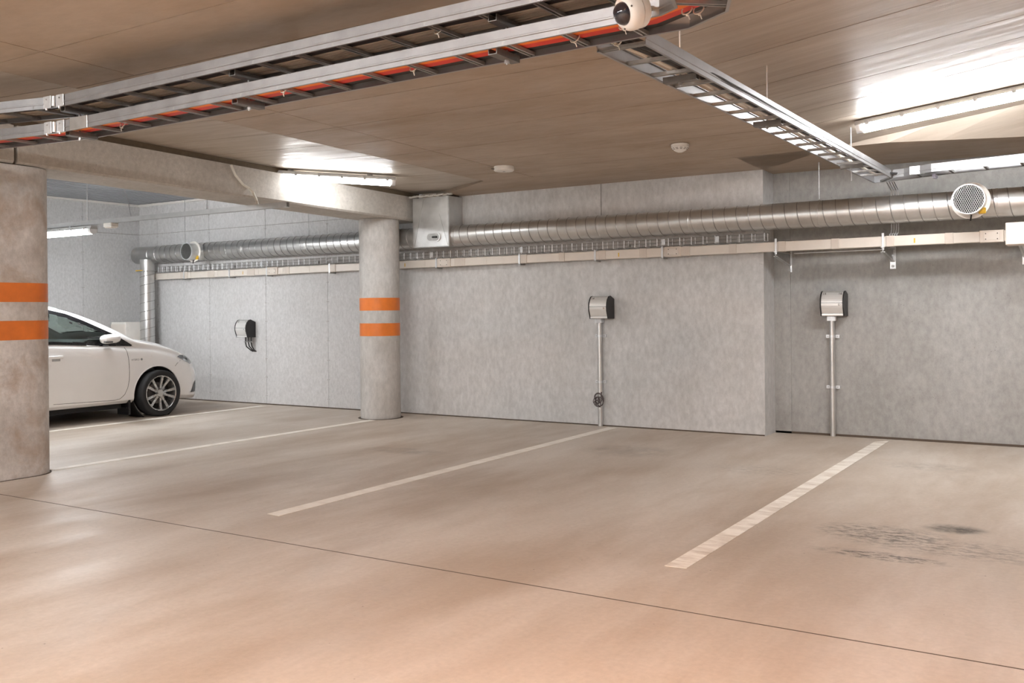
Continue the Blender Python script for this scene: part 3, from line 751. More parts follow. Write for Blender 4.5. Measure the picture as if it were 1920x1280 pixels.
# cables ------------------------------------------------------------------
def cable(label, group, mat, path, r, wob=.006, seed=0, n=6):
    rnd = random.Random(seed); P = []; ph = [rnd.uniform(0,6.28) for _ in range(3)]
    for a, b in zip(path[:-1], path[1:]):
        a, b = Vector(a), Vector(b); m = max(2, int((b-a).length/.12))
        for k in range(m): P.append(a.lerp(b, k/m))
    P.append(Vector(path[-1]))
    s = 0; Q = []
    for i, p in enumerate(P):
        s += .12; Q.append(p + Vector((0, wob*math.sin(s*3.1+ph[0])+wob*.6*math.sin(s*7.3+ph[1]), abs(wob*.5*math.sin(s*4.7+ph[2])))))
    o = MB().tube(Q, r, n).build('cable', M[mat], None, True); return tag(o, label, 'cable', group)
rn = random.Random(5)
def tier(near, far, f_, z, upto=-.62):
    return [(near[0][0]*(1-f_)+far[0][0]*f_+.05, near[0][1]*(1-f_)+far[0][1]*f_, z), (near[1][0], near[1][1]*(1-f_)+far[1][1]*f_, z), (upto, near[2][1]*(1-f_)+far[2][1]*f_+.0, z)]
for i in range(6): cable('black cable lying along the near side of the upper tray', 'black cables in the upper tray', 'black_cable', tier(un,uf,.17+.055*i,UZ+.032+.003*(i%2)), .0115, .003, i)
for i in range(4): cable('black cable lying along the near side of the upper tray', 'black cables in the upper tray', 'black_cable', tier(un,uf,.20+.07*i,UZ+.055), .011, .004, 40+i)
for i in range(9): cable('beige cable in the wide bunch filling the upper tray', 'beige cables in the upper tray', 'beige_cable', tier(un,uf,.53+.047*i,UZ+.029+.004*(i%2)), .0085, .006, 10+i)
for i in range(6): cable('beige cable in the wide bunch filling the upper tray', 'beige cables in the upper tray', 'beige_cable', tier(un,uf,.56+.065*i,UZ+.047), .008, .008, 60+i)
for i in range(4):
    for nm, m_, f0, st_ in (('orange', 'orange_cable', .27, .06), ('red', 'red_cable', .51, .055), ('black', 'black_cable', .745, .048)):  # black ones added to stand in for the unlit far rail
        f_ = f0 + st_*i; z = .033; p = tier(ln, lf, f_, LZ+z)
        nx, ny = -1.36*(1-f_)+-1.20*f_, 3.26*(1-f_)+3.36*f_
        p = p[:2] + [(-1.52, ln[2][1]*(1-f_)+lf[2][1]*f_, LZ+z), (nx, ny, LZ+z), (-1.335*(1-f_)+-1.116*f_, 3.08, LZ+z), (-1.335*(1-f_)+-1.116*f_, 2.35, LZ+z)]
        lab = nm+' cable lying in the lower tray' if nm != 'black' else 'added black cable darkening the far side of the lower tray'
        cable(lab, nm+' cables in the lower tray', m_, p, .0125 if nm != 'black' else .0095, .002, 80+i)
for i in range(3):  # second layer of black cables added to darken the far side
    f_ = .77+.06*i; p = tier(ln, lf, f_, LZ+.053)
    cable('added black cable darkening the far side of the lower tray', 'black cables in the lower tray', 'black_cable', p[:2]+[(-1.55, ln[2][1]*(1-f_)+lf[2][1]*f_, LZ+.053)], .0095, .002, 90+i)
for i in range(3):
    xx = -1.74+.032*i
    cable('black cable running along the single tray to the back wall', 'black cables in the single tray', 'black_cable', [(xx-.06,3.66,SZ+.03),(xx-.03,3.95,SZ+.03),(xx,4.6,SZ+.03),(xx,8.7,SZ+.03),(xx+.12,8.86,SZ+.035)], .011, .003, 100+i)
cable('white cable running along the single tray to the back wall', 'white cables in the single tray', 'white_cable', [(-1.83,3.66,SZ+.03),(-1.80,3.95,SZ+.03),(-1.785,4.6,SZ+.03),(-1.785,8.75,SZ+.03)], .009, .004, 110)
for i in range(3): cable('black cable running along the wall tray above the right duct', 'black cables in the wall tray', 'black_cable', [(-1.5,8.85+.02*i,SZ+.03),(-1.2,8.68+.03*i,SZ+.03),(-.5,8.53+.03*i,SZ+.03),(2.5,8.48+.03*i,SZ+.03)], .011, .003, 120+i)
# cable ties on rungs
def tie(label, px, py, z):
    p = atZ(px, py, z); x, y = float(p[0]), float(p[1])
    t = thing('cable_tie', label, 'cable tie', (x,y,z), group='pale cable ties on the trays')
    MB().tube([(x+.02*math.cos(a), y+.012*math.sin(a), z+.016+.022*math.sin(a)) for a in [2*PI*k/12 for k in range(12)]], .003, 5, True).build('loop', M['white_cable'], t)
    MB().cbox((x+.004,y-.006,z-.006),(.009,.009,.009),.002).build('lock', M['white_cable'], t)
    MB().tube([(x+.004,y-.006,z-.004),(x+.014,y-.02,z-.014),(x+.02,y-.022,z-.03)], .0022, 5).build('tail', M['white_cable'], t)
for lab, px, py, z in (('pale cable tie just below the dome camera', 1170,54,LZ),('thick knot of cable tie left of the dome camera',1078,78,LZ),('cable tie on a rung near the middle of the orange run',776,132,LZ),('cable tie on the rung just right of the tray hanger',533,172,LZ),('cable tie among the rungs close to the bend',230,238,LZ),('cable tie on an upper-tray rung above the lower rail',822,62,UZ),('cable tie at the elbow of the orange cables',1310,25,LZ),('second cable tie at the elbow of the orange cables, nearer the edge',1288,26,LZ),('cable tie at the open end of the single tray',1158,84,SZ)): tie(lab, px, py, z)

# conduits dropping from the wall tray to the trunking
for i, px in enumerate((1671,1675.5,1680,1684)):
    x = float(atY(px, 350, 9.28)[0])
    o = MB().tube([(x,9.08,SZ+.004),(x,9.16,SZ-.02),(x,9.27,SZ-.05),(x,9.28,SZ-.10),(x,9.28,1.97),(x,9.25,1.93),(x,9.20,tz(x)+TH+.02),(x,9.19,tz(x)+TH)], .0055, 8).build('thin_conduit', M['zinc'], None, True)
    tag(o, 'thin bright conduit dropping from the tray into the trunking, one of four', 'conduit', 'thin conduits behind the duct')
pz = atZ(1752, 326, SZ)
o = MB().cbox((float(pz[0]), float(pz[1])+.03, SZ-.018), (.03,.12,.03), .004).build('plastic_stub', M['bluepl']); tag(o, 'pale bluish plastic cap on the end of the wall tray bracket', 'end cap')

# ================================================================== DOME CAMERA
dc = Vector(atZ(1183, 22, 2.335)); ax = Vector((-.42,-.80,-.30)).normalized()
t = thing('dome_camera', 'cream dome security camera fixed to the lower ladder tray', 'security camera', tuple(dc))
MB().lathe([(.0,-.045),(.060,-.045),(.064,-.040),(.064,-.012)], dc, ax, 40, False).build('mounting_base', M['white'], t, True)
MB().lathe([(.0635,-.0115),(.066,-.009),(.066,.012),(.060,.028),(.048,.037),(.042,.039),(.040,.036)], dc, ax, 40, False).build('housing', M['white'], t, True)
dm = MB().lathe([(.041,.034)]+[(.041*math.cos(a), .036+.034*math.sin(a)) for a in [PI/2*k/8 for k in range(1,9)]], dc, ax, 32, False).build('smoked_dome', M['dome'], t, True)
s_ = ax.orthogonal().normalized(); b_ = ax.cross(s_)
for k in range(3):
    a = 2*PI*k/3+.6; p = dc + (s_*math.cos(a)+b_*math.sin(a))*.054 + ax*.033
    MB().cyl(p, p+ax*.003, .0035, 8).build('screw', M['vent'], t)
bp = dc - ax*.045
MB().tube([bp, bp-ax*.03, (bp.x-.01, 3.30, LZ+.03)], .009, 8).build('mounting_arm', M['galv_dull'], t)

# ================================================================== DETECTORS
p = atP(945, 312, (0,.02,1), 2.62+.02*WY); x, y = float(p[0]), float(p[1]); z = zM(x,y)
t = thing('ceiling_sensor', 'flat round white sensor on the soffit near the plenum box', 'detector', (x,y,z-.055))
MB().lathe([(.096,0),(.098,-.01),(.098,-.038),(.090,-.046),(.02,-.048),(.0,-.048)], (x,y,z), n=40, cap=False).build('sensor_body', M['white'], t, True)
MB().cyl((x,y,z-.05),(x,y,z-.046),.012,12).build('sensor_eye', M['clip'], t)
MB().box((x-.085,y-.0985,z-.03),(x-.06,y-.06,z-.024)).build('label_mark', M['vent'], t)
p = atP(1275, 270, (0,.02,1), 2.62+.02*WY); x, y = float(p[0]), float(p[1]); z = zM(x,y)
t = thing('smoke_detector', 'cone-shaped white smoke detector on the soffit near the ladder tray', 'detector', (x,y,z-.075))
MB().lathe([(.070,0),(.076,-.004),(.076,-.02),(.074,-.022)], (x,y,z), n=40, cap=False).build('base_ring', M['white'], t, True)
MB().lathe([(.072,-.022),(.075,-.026),(.072,-.036),(.045,-.058),(.02,-.070),(.0,-.072)], (x,y,z), n=40, cap=False).build('sensing_head', M['white'], t, True)
for k in range(12):
    a = 2*PI*k/12
    for rr, zz in ((.0705,-.038),(.060,-.047)):
        c_ = (x+rr*math.cos(a), y+rr*math.sin(a), z+zz); mb = MB(); 
        mb.tube([(x+rr*math.cos(a+s2*.1), y+rr*math.sin(a+s2*.1), z+zz) for s2 in (-1.6,-.8,0,.8,1.6)], .0022, 5); mb.build('vent_slot', M['vent'], t)

# ================================================================== LUMINAIRES
def lamp(label, p, q, drop_normal=(0,0,1), mats=None, wd=.115, spacer=0.0):
    """batten between p and q (points on its top centre line)"""
    p, q = Vector(p), Vector(q); d = (q-p).normalized(); nrm = Vector(drop_normal).normalized(); side = d.cross(nrm).normalized(); up = side.cross(d).normalized()
    if up.z < 0: up = -up; side = -side
    L = (q-p).length; c = (p+q)/2
    t = thing('tube_luminaire', label, 'light', tuple(c), group='fluorescent batten lights')
    def sweep(prof, a, b, name, mat, par, taper=0):
        vs_ = []; n = len(prof)
        st = [(a, 1-taper), (a+.02, 1), (b-.02, 1), (b, 1-taper)] if taper else [(a,1),(b,1)]
        for s, k in st:
            for u_, v_ in prof: vs_.append(p + d*s + side*u_*k + up*v_)
        m = len(st); fs_ = [tuple(range(n))[::-1], tuple(range((m-1)*n, m*n))]
        for i in range(m-1): fs_ += [(i*n+j, i*n+(j+1)%n, (i+1)*n+(j+1)%n, (i+1)*n+j) for j in range(n)]
        return MB().add(vs_, fs_).build(name, mat, par, True, angle=30)
    h = wd/2
    sweep([(-h*.72,-.002),(h*.72,-.002),(h*.98,-.03),(h,-.038),(-h,-.038),(-h*.98,-.03)], 0, L, 'housing', M['housing'], t, .25)
    dif = [(-h*.97,-.039),(h*.97,-.039),(h*.93,-.06),(h*.66,-.085),(h*.3,-.094),(-h*.3,-.094),(-h*.66,-.085),(-h*.93,-.06)]
    sweep(dif, .055, L-.055, 'lit_diffuser', mats or M['diff'], t)
    for a, b in ((.004,.053),(L-.053,L-.004)):
        e = sweep(dif, a, b, 'clear_end', M['clearend'], t, .10)
    if spacer:
        for k in (.2, .8):
            o_ = p + d*L*k; MB().box((o_.x-.02,o_.y-.02,o_.z-.003),(o_.x+.02,o_.y+.02,o_.z+spacer)).build('spacer_bracket', M['housing'], t)
    nC = 6
    for k in range(nC):
        s = .09 + (L-.18)*k/(nC-1)
        for sg in (-1, 1):
            o_ = p + d*s + side*sg*(h+.002) + up*(-.034); a_ = d*.014; b2 = up*.017; c2_ = side*.004
            vs_ = [o_+sx*a_+sy*b2+sz*c2_ for sx in (-1,1) for sy in (-1,1) for sz in (-1,1)]
            MB().add(vs_, [(0,1,3,2),(4,6,7,5),(0,4,5,1),(2,3,7,6),(0,2,6,4),(1,5,7,3)]).build('clip', M['clip'], t)
    return t
nL = (.035,.02,1); cL = 2.62+.02*WY+.015-.035*5.7*1
cL = zL(0,0)                      # plane z = zL: n.P = c
A = atP(494, 327, nL, cL-.07); B = atP(742, 341, nL, cL-.07)
A = (float(A[0]), float(A[1])); B = (float(B[0]), float(B[1]))
lamp('lit batten lamp on the pale soffit beside the beam', (*A, zL(*A)-.02), (*B, zL(*B)-.02), nL, spacer=.018)
nR = (-.13,.02,1); cR = zR(0,0)
A = atP(1603, 240, nR, cR-.05); A = (float(A[0]), float(A[1])); B = (A[0]+1.42, A[1]+.12)
lamp('large lit batten lamp on the right-hand soffit above the ladder tray', (*A, zR(*A)-.004), (*B, zR(*B)-.004), nR, mats=M['diff_weak'])
# strut over the car with a lamp and a sensor hung from it
SY = 6.62; SX1 = -6.76; ZS = 2.305
st = thing('strut_channel', 'grey strut channel hung below the beam over the car', 'strut', (-9.5, SY, ZS-.02))
M['strut'] = simple('pale_zinc_strut', (.50,.51,.51), .45, .35, .05, 12)
pr = [(-.0205,-.0205),(-.011,-.0205),(-.011,-.018),(-.018,-.018),(-.018,.018),(.018,.018),(.018,-.018),(.011,-.018),(.011,-.0205),(.0205,-.0205),(.0205,.0205),(-.0205,.0205)]
MB().prism([(SY+a, ZS+b*1.2) for a, b in pr], 0, -12.55, SX1).build('channel', M['strut'], st)
MB().box((SX1-.05,SY-.0235,ZS-.0265),(SX1+.001,SY+.0235,ZS-.0247)).build('end_clip', M['zinc'], st)
for px, py in ((164,408),(388,385)):
    x = float(atY(px, py, SY)[0]); MB().cyl((x,SY,ZS+.02),(x,SY,2.915),.0045,8).build('hanger_rod', M['rod'], st); MB().cyl((x,SY,ZS+.021),(x,SY,ZS+.03),.016,6).build('washer_nut', M['rod'], st)
x3 = float(atY(176,432,SY)[0])
lamp('lit batten lamp under the strut channel above the car', (x3-1.42,SY,ZS-.034), (x3,SY,ZS-.034), mats=M['diff_mid'])
for x in (x3-.42, x3-1.1): MB().box((x-.014,SY-.026,ZS-.034),(x+.014,SY+.026,ZS-.019)).build('lamp_clamp', M['zinc'], st)
x = float(atY(208,424,SY)[0])
t = thing('strut_sensor', 'small white sensor box under the strut channel', 'detector', (x,SY,ZS-.085))
MB().cbox((x,SY,ZS-.046),(.14,.10,.048),.006).build('sensor_body', M['white'], t); MB().cbox((x,SY,ZS-.074),(.12,.08,.010),.004).build('lower_lid', M['trunk'], t)
# white cable from the beam to the strut
bx = -7.165
P = [atX(433,309,bx), atX(441,328,bx), atX(455,345,bx), atX(467,353,bx), atX(474,360,bx+.04)]
P = [Vector(p) for p in P] + [Vector((float(atY(481,368,SY)[0]),SY,ZS+.07)), Vector((float(atY(483,375,SY)[0]),SY,ZS+.02))]
o = MB().tube(P, .012, 8).build('cable', M['white_cable'], None, True); tag(o, 'white cable drooping down the face of the beam to the strut', 'cable')
P = [Vector((float(atY(224,356,SY)[0]),SY,2.91)), Vector((float(atY(228,375,SY)[0]),SY,2.72)), Vector((float(atY(240,392,SY)[0]),SY,2.52)), Vector((float(atY(246,405,SY)[0]),SY,ZS+.02))]
o = MB().tube(P, .004, 6).build('cable', M['clip'], None, True); tag(o, 'thin grey cable hanging from the steel deck to the strut', 'cable')
# unseen battens added as fill light behind and beside the camera
lamp('added fill batten over the aisle behind the camera', (-3.6,-.9,zM(-3.6,-.9)-.004), (-2.2,-.9,zM(-2.2,-.9)-.004), mats=M['diff_strong'])
lamp('added fill batten over the aisle left of the camera', (-6.9,-.9,zL(-6.9,-.9)-.004), (-5.8,-.9,zL(-5.8,-.9)-.004), mats=M['diff_strong'])
lamp('added fill batten at the far end of the aisle behind the camera', (-3.6,-3.6,zM(-3.6,-3.6)-.004), (-2.2,-3.6,zM(-2.2,-3.6)-.004), mats=M['diff_strong'])
lamp('added fill batten over the bay right of the frame', (2.2,6.6,zR(2.2,6.6)-.01), (3.6,6.6,zR(3.6,6.6)-.01), nR, mats=M['diff_weak'])  # unseen lamp added to light the bay from the right
for lab, x_, y_ in (('added fill batten over the aisle right of the camera', .6, -.9), ('added fill batten at the far right of the aisle', .6, -3.6), ('added fill batten over the rear aisle on the left', -6.9, -3.6)):
    zf_ = zR if x_ > XR else zL
    lamp(lab, (x_,y_,zf_(x_,y_)-.006), (x_+1.1,y_,zf_(x_+1.1,y_)-.006), nR if x_ > XR else nL, mats=M['diff_strong'])
lamp('added fill batten under the steel deck behind the left column', (-10.6,3.0,2.905), (-9.2,3.0,2.905), mats=M['diff_mid'])  # unseen lamp added to brighten the car
# unseen warm lamp added above the camera to tint the floor orange
M['warm'] = emit('warm_fill_glow', (1.0,.37,.07), 90)
t = thing('warm_fill_lamp', 'added unseen warm fill lamp on the soffit above the camera', 'light', (-.3,1.0,zR(-.3,1.0)-.12))
MB().lathe([(.17,0),(.17,-.03),(.15,-.045)], (-.3,1.0,zR(-.3,1.0)-.03), n=32, cap=True).build('base_plate', M['housing'], t, True)
MB().lathe([(.15,-.046),(.14,-.075),(.10,-.10),(.04,-.112),(.0,-.113)], (-.3,1.0,zR(-.3,1.0)-.03), n=32, cap=False).build('warm_glass', M['warm'], t, True)

# ================================================================== CHARGING BOXES
def side_profile():
    """(y, z): y towards the viewer is negative, back plane y = 0"""
    fr = [(-.085,.240),(-.118,.232),(-.150,.200),(-.168,.160),(-.174,.120),(-.170,.085),(-.158,.050),(-.146,.020),(-.143,.0)]
    return [(0,0),(0,.205)] + fr
def charger_box(label, loc, nums):
    t = thing('charging_box', label, 'charging box', loc, group='aluminium car charging boxes')
    W = .225; pf = side_profile()
    for s in (-1, 1):
        x0, x1 = (-W/2, -W/2+.012) if s < 0 else (W/2-.012, W/2)
        big = [(y-(.004 if y < -.05 else 0), z+(.003 if z > .1 else -.003)) for y, z in pf]
        MB().prism(big, 0, x0, x1).build('side_cap', M['black'], t, local=True)
    MB().prism([(y*.97, z*.985+.002) for y, z in pf], 0, -W/2+.012, W/2-.012).build('core', M['black'], t, local=True)
    def skin(pts, name, th=.004, mat=M['alu']):
        out = [(y, z) for y, z in pts]; inn = [(y+th, z) for y, z in pts[::-1]]
        return MB().prism(out+inn, 0, -W/2+.0125, W/2-.0125).build(name, mat, t, local=True)
    skin([(-.085,.2405),(-.100,.2395),(-.119,.233)], 'top_strip')
    skin([(-.122,.230),(-.136,.217),(-.150,.201),(-.161,.180),(-.169,.160),(-.1735,.138),(-.1745,.128)], 'upper_cover')
    lc = skin([(-.1750,.124),(-.1750,.115),(-.1735,.098),(-.169,.080),(-.160,.055),(-.151,.031),(-.148,.024)], 'lower_cover')
    skin([(-.149,.022),(-.150,.010),(-.149,.001)], 'bottom_strip')
    MB().lathe([(.010,0),(.010,.004),(.005,.006)], (W/2-.042,-.174,.109), (0,-1,0), 14).build('lock', M['chrome'], lc, local=True)
    for s, x in nums:
        mw = Matrix.Translation((x, -.1412, .213)) @ Matrix.Rotation(math.radians(90-38), 4, 'X')
        text_mesh('number', s, .034, M['numeral'], t, mw)
    return t
def pole_with_clamps(label, x, y, z1, wy):
    t = thing('charger_pole', label, 'pole', (x,y,0), group='round steel charger poles')
    MB().cyl((0,0,.001),(0,0,z1),.0262,24).build('tube', M['galv'], t, True, local=True)
    for z in (.975,.48):
        c = MB().lathe([(.0262,-.012),(.0285,-.012),(.0285,.012),(.0262,.012)], (0,0,z), n=24, cap=False).build('clamp_band', M['zinc'], t, True, local=True)
        for s in (-1, 1):
            MB().box((s*.028-.002*s,-.004 if 0 else wy-y-.02,z-.015) if s>0 else (-.064,wy-y-.02,z-.015), (.064,wy-y-.001,z+.015) if s>0 else (-.026,wy-y-.001,z+.015)).build('clamp_ear', M['zinc'], c, local=True)
            MB().cyl((s*.046,wy-y-.028,z),(s*.046,wy-y-.019,z),.007,6).build('clamp_bolt', M['rod'], c, local=True)
    MB().box((-.04,-.03,z1-.045),(-.034,.03,z1+.003)).build('box_holder', M['zinc'], t, local=True); MB().box((.034,-.03,z1-.045),(.04,.03,z1+.003)).build('box_holder', M['zinc'], t, local=True)
    MB().box((-.0335,-.034,z1-.045),(.0335,-.030,z1+.002)).build('holder_plate', M['zinc'], t, local=True)
    return t
p2 = (float(atY(1125,700,WY-.04)[0]), WY-.04); p3 = (float(atY(1561,700,RY-.04)[0]), RY-.04)
b2x = float(atY(1120,575,9.08)[0]); b3x = float(atY(1559,568,RY-.18)[0])
ZB2 = float(atY(1115,597,9.09)[2]); ZB3 = float(atY(1557,592,RY-.16)[2])
charger_box('charging box numbered 14 on the pole with coiled cable', (b2x, WY-.001, ZB2), [('14',-.072)])
pole_with_clamps('steel charger pole with coiled cable on the cast concrete wall', p2[0], p2[1], ZB2-.004, WY)
charger_box('charging box numbered 15 and 16 on the recessed wall', (b3x, RY-.001, ZB3), [('15',-.074),('16',.074)])
pole_with_clamps('bare steel charger pole on the recessed wall', p3[0], p3[1], ZB3-.004, RY)
b1x = float(atY(451,618,9.09)[0]); ZB1 = float(atY(451,632,9.10)[2])
charger_box('charging box without a pole on the panelled wall near the car', (b1x, WY-.001, ZB1), [('12',-.074),('13',.074)])
# cables below the wall box
for i, (dx, dy) in enumerate(((.02,-.10),(.055,-.08),(.085,-.06))):
    o = MB().tube([(b1x+dx,WY+dy,ZB1+.01),(b1x+dx,WY+dy,ZB1-.08),(b1x+dx+.005,WY+dy+.01,ZB1-.13),(b1x+dx+.03,WY-.03,ZB1-.185),(b1x+dx+.045,WY-.008,ZB1-.20)], .0085, 8).build('cable', M['black_cable'], None, True)
    tag(o, 'dark cable curving from the bottom of the wall-mounted charging box into the wall', 'cable', 'cables under the wall box')
o = MB().cbox((b1x+.052, WY-.085, ZB1-.065), (.10,.075,.010), .003).build('cable_clamp', M['galv_dull']); tag(o, 'grey clamp holding the cables under the wall box', 'clamp')
# coiled cable on the pole
P = []; zc = .285
for k in range(150):
    a = k*.33; R_ = .034+.022*math.sin(k*.17+1); tl = math.sin(k*.11)
    P.append((p2[0]-.005+R_*math.cos(a)*1.1, p2[1]-.047+.018*math.sin(k*.23), zc+R_*math.sin(a)*1.15+.025*tl))
P += [(p2[0]+.035,p2[1]-.05,zc+.05),(p2[0]+.045,p2[1]-.05,zc+.09),(p2[0]+.035,p2[1]-.05,zc+.085),(p2[0]+.04,p2[1]-.05,zc+.03)]
o = MB().tube(P, .0045, 6).build('coiled_cable', M['brown_cable'], None, True); tag(o, 'tangled brown cable coiled round the charger pole', 'cable')

# small white cabinet behind the car
t = thing('storage_box', 'low white box against the back wall behind the car bonnet', 'box', (-12.05, 8.85, 0))
q = atY(250, 625, 9.05)
MB().cbox((-12.43, 8.90, .57), (.34,.30,1.14), .006).build('body', M['white'], t); MB().cbox((-12.43, 8.743, .57), (.33,.012,1.08), .003).build('front_lid', M['trunk'], t)

# ================================================================== THE CAR
CX, CYY = -10.86, 7.58
#      u     zb   w    zs    wm   zm    wr   zr    zc
ST = [(-3.30,.34,.60,.78, .56,.86, .50,.93, .95),
      (-3.20,.26,.72,.88, .66,1.00,.56,1.10,1.12),
      (-2.95,.20,.80,.94, .71,1.15,.59,1.30,1.33),
      (-2.45,.18,.82,.95, .73,1.19,.61,1.37,1.405),
      (-1.90,.18,.82,.945,.735,1.195,.615,1.385,1.425),
      (-1.40,.18,.82,.935,.735,1.18,.615,1.37,1.41),
      (-1.10,.18,.82,.92, .74,1.14,.63,1.315,1.365),
      (-.82,.18,.82,.905,.75,1.08,.655,1.225,1.28),
      (-.58,.18,.82,.885,.76,1.01,.685,1.125,1.175),
      (-.38,.18,.82,.868,.775,.955,.715,1.03,1.07),
      (-.22,.18,.82,.855,.775,.915,.70,.96,.99),
      (0.0, .19,.82,.825,.76,.88, .66,.92, .955),
      (.20, .19,.818,.78,.745,.835,.62,.885,.92),
      (.38, .18,.80,.725,.72,.785,.585,.835,.87),
      (.54, .165,.765,.66,.68,.725,.54,.78,.81),
      (.67, .155,.70,.60,.62,.66, .49,.71,.74),
      (.77, .15,.61,.54,.53,.585,.42,.62,.64),
      (.84, .155,.48,.47,.42,.50, .33,.525,.535),
      (.885,.18,.28,.40,.24,.42,.18,.43,.44)]
STA = np.array(ST)
def cr_interp(xs, ys, x):
    i = int(np.clip(np.searchsorted(xs, x)-1, 0, len(xs)-2)); h = xs[i+1]-xs[i]; t = np.clip((x-xs[i])/h, 0, 1)
    m = lambda k: (ys[min(k+1,len(xs)-1)]-ys[max(k-1,0)])/(xs[min(k+1,len(xs)-1)]-xs[max(k-1,0)])
    m0, m1 = m(i), m(i+1)
    return (2*t**3-3*t*t+1)*ys[i]+(t**3-2*t*t+t)*h*m0+(-2*t**3+3*t*t)*ys[i+1]+(t**3-t*t)*h*m1
def section(u):
    zb, w_, zs, wm, zm, wr_, zr, zc = [cr_interp(STA[:,0], STA[:,k], u) for k in range(1,9)]
    mid = zb + (zs-zb)*.5
    return [(0,zb),(w_*.80,zb),(w_*.955,zb+.035),(w_*.985,zb+.10),(w_*1.0,mid),(w_*.992,zs-(zs-zb)*.22),(w_*.975,zs-.05),(w_*.94,zs),(wm,zm),(wr_,zr-.012),(wr_*.82,zr+.35*(zc-zr)),(wr_*.4,zr+.85*(zc-zr)),(0,zc)]
NJ = 72
def dense(u):
    S = np.array(section(u)); n = len(S); par = np.arange(n, dtype=float); q = np.linspace(0, n-1, NJ)
    out = []
    for s in q: out.append((cr_interp(par, S[:,0], s), cr_interp(par, S[:,1], s)))
    return out
_cache = {}
def v_at(u, z):
    k = round(u, 3)
    if k not in _cache: _cache[k] = dense(k)
    D = _cache[k]; best = None
    for (v0,z0),(v1,z1) in zip(D[8:-1], D[9:]):
        if z0 <= z <= z1 and z1 > z0:
            best = v0+(v1-v0)*(z-z0)/(z1-z0); break
    return best if best is not None else D[-1][0]+.3
def poly_in(P, x, y):
    c = False; n = len(P)
    for i in range(n):
        x1, y1 = P[i]; x2, y2 = P[(i+1)%n]
        if (y1 > y) != (y2 > y) and x < (x2-x1)*(y-y1)/(y2-y1)+x1: c = not c
    return c
WIN = [(-2.55,1.00),(-2.50,1.15),(-2.30,1.245),(-1.9,1.292),(-1.55,1.297),(-1.31,1.285),(-1.13,1.245),(-.93,1.165),(-.76,1.088),(-.60,1.012),(-.53,.965),(-.50,.925),(-.60,.912),(-.9,.925),(-1.31,.95),(-1.9,.965),(-2.4,.975)]
TRIM = [(-2.62,.97),(-2.56,1.17),(-2.33,1.277),(-1.9,1.325),(-1.55,1.33),(-1.29,1.318),(-1.09,1.272),(-.89,1.19),(-.72,1.11),(-.55,1.03),(-.42,.955),(-.295,.884),(-.30,.873),(-.60,.889),(-.9,.902),(-1.31,.925),(-1.9,.94),(-2.4,.95)]
RA = .335; WZ = .285; AX = [0.03, -2.55]
car = thing('car', 'white hatchback parked nose to the panelled wall behind the left column', 'car', (CX, CYY-1.2, 0))
def W3(u, v, z, s=1): return (CX+s*v, CYY+u, z)
us = np.concatenate([np.linspace(-3.30,-.7,110), np.linspace(-.68,.885,92)])
grid = [dense(u) for u in us]
verts = {}; mb = MB(); faces = []
def vid(i, j, s):
    if j in (0, NJ-1): s = 1
    k = (i, j, s)
    if k not in verts:
        u = us[i]; v, z = grid[i][j]
        for a in AX:   # pull rim vertices onto the arch circle
            d = math.hypot(u-a, z-WZ)
            if v > .45 and abs(d-RA) < .017 and z > .17: u = a+(u-a)*RA/d; z = WZ+(z-WZ)*RA/d
        verts[k] = len(mb.v); mb.v.append(W3(u, v, z, s))
    return verts[k]
def windscreen(u, v, z): return False
for i in range(len(us)-1):
    for j in range(NJ-1):
        uc = (us[i]+us[i+1])/2; vc = (grid[i][j][0]+grid[i][j+1][0]+grid[i+1][j][0]+grid[i+1][j+1][0])/4; zc_ = (grid[i][j][1]+grid[i][j+1][1]+grid[i+1][j][1]+grid[i+1][j+1][1])/4
        cut = any(math.hypot(uc-a, zc_-WZ) < RA and vc > .42 for a in AX)
        cut = cut or (poly_in(WIN, uc, zc_) and vc > .55)
        # windscreen and rear window
        fr = (-1.28 < uc < -.33) and vc < .62 and j > NJ*.80
        cut = cut or fr
        if cut: continue
        for s in (1, -1): faces.append((vid(i,j,s), vid(i+1,j,s), vid(i+1,j+1,s), vid(i,j+1,s)))
for i, rev in ((0, 1), (len(us)-1, 0)):
    loop = [vid(i,j,1) for j in range(NJ)] + [vid(i,j,-1) for j in range(NJ-2,0,-1)]; faces.append(tuple(loop))
mb.f = faces
body = mb.build('body', M['paint'], car, True, angle=35)
# shell panel helper: polygon in (u, z) draped on the flank
def drape(P, off, name, mat, par, s=1, nu=60, inner=None, nz=14):
    u0 = min(p[0] for p in P); u1 = max(p[0] for p in P); m_ = MB()
    def span(u):
        zs_ = []
        n = len(P)
        for i in range(n):
            (a, za), (b, zb_) = P[i], P[(i+1)%n]
            if (a-u)*(b-u) <= 0 and a != b: zs_.append(za+(zb_-za)*(u-a)/(b-a))
        return (min(zs_), max(zs_)) if len(zs_) > 1 else (zs_[0], zs_[0]) if zs_ else None
    rows_ = []
    for k in range(nu+1):
        u = u0+(u1-u0)*(k+.02)/(nu+.04); sp = span(u)
        rows_.append([W3(u, v_at(u, sp[0]+(sp[1]-sp[0])*t/nz)+off, sp[0]+(sp[1]-sp[0])*t/nz, s) for t in range(nz+1)])
    for k in range(nu):
        for t in range(nz):
            if inner:
                c = [(rows_[k][t][d]+rows_[k+1][t+1][d])/2 for d in range(3)]
                if poly_in(inner, c[1]-CYY, c[2]): continue
            m_.quad(rows_[k][t], rows_[k+1][t], rows_[k+1][t+1], rows_[k][t+1])
    o_ = m_.build(name, mat, par, True); return o_
SHR = [(u*.985-.012, z+(.012 if z < 1.0 else -.012)) for u, z in WIN]
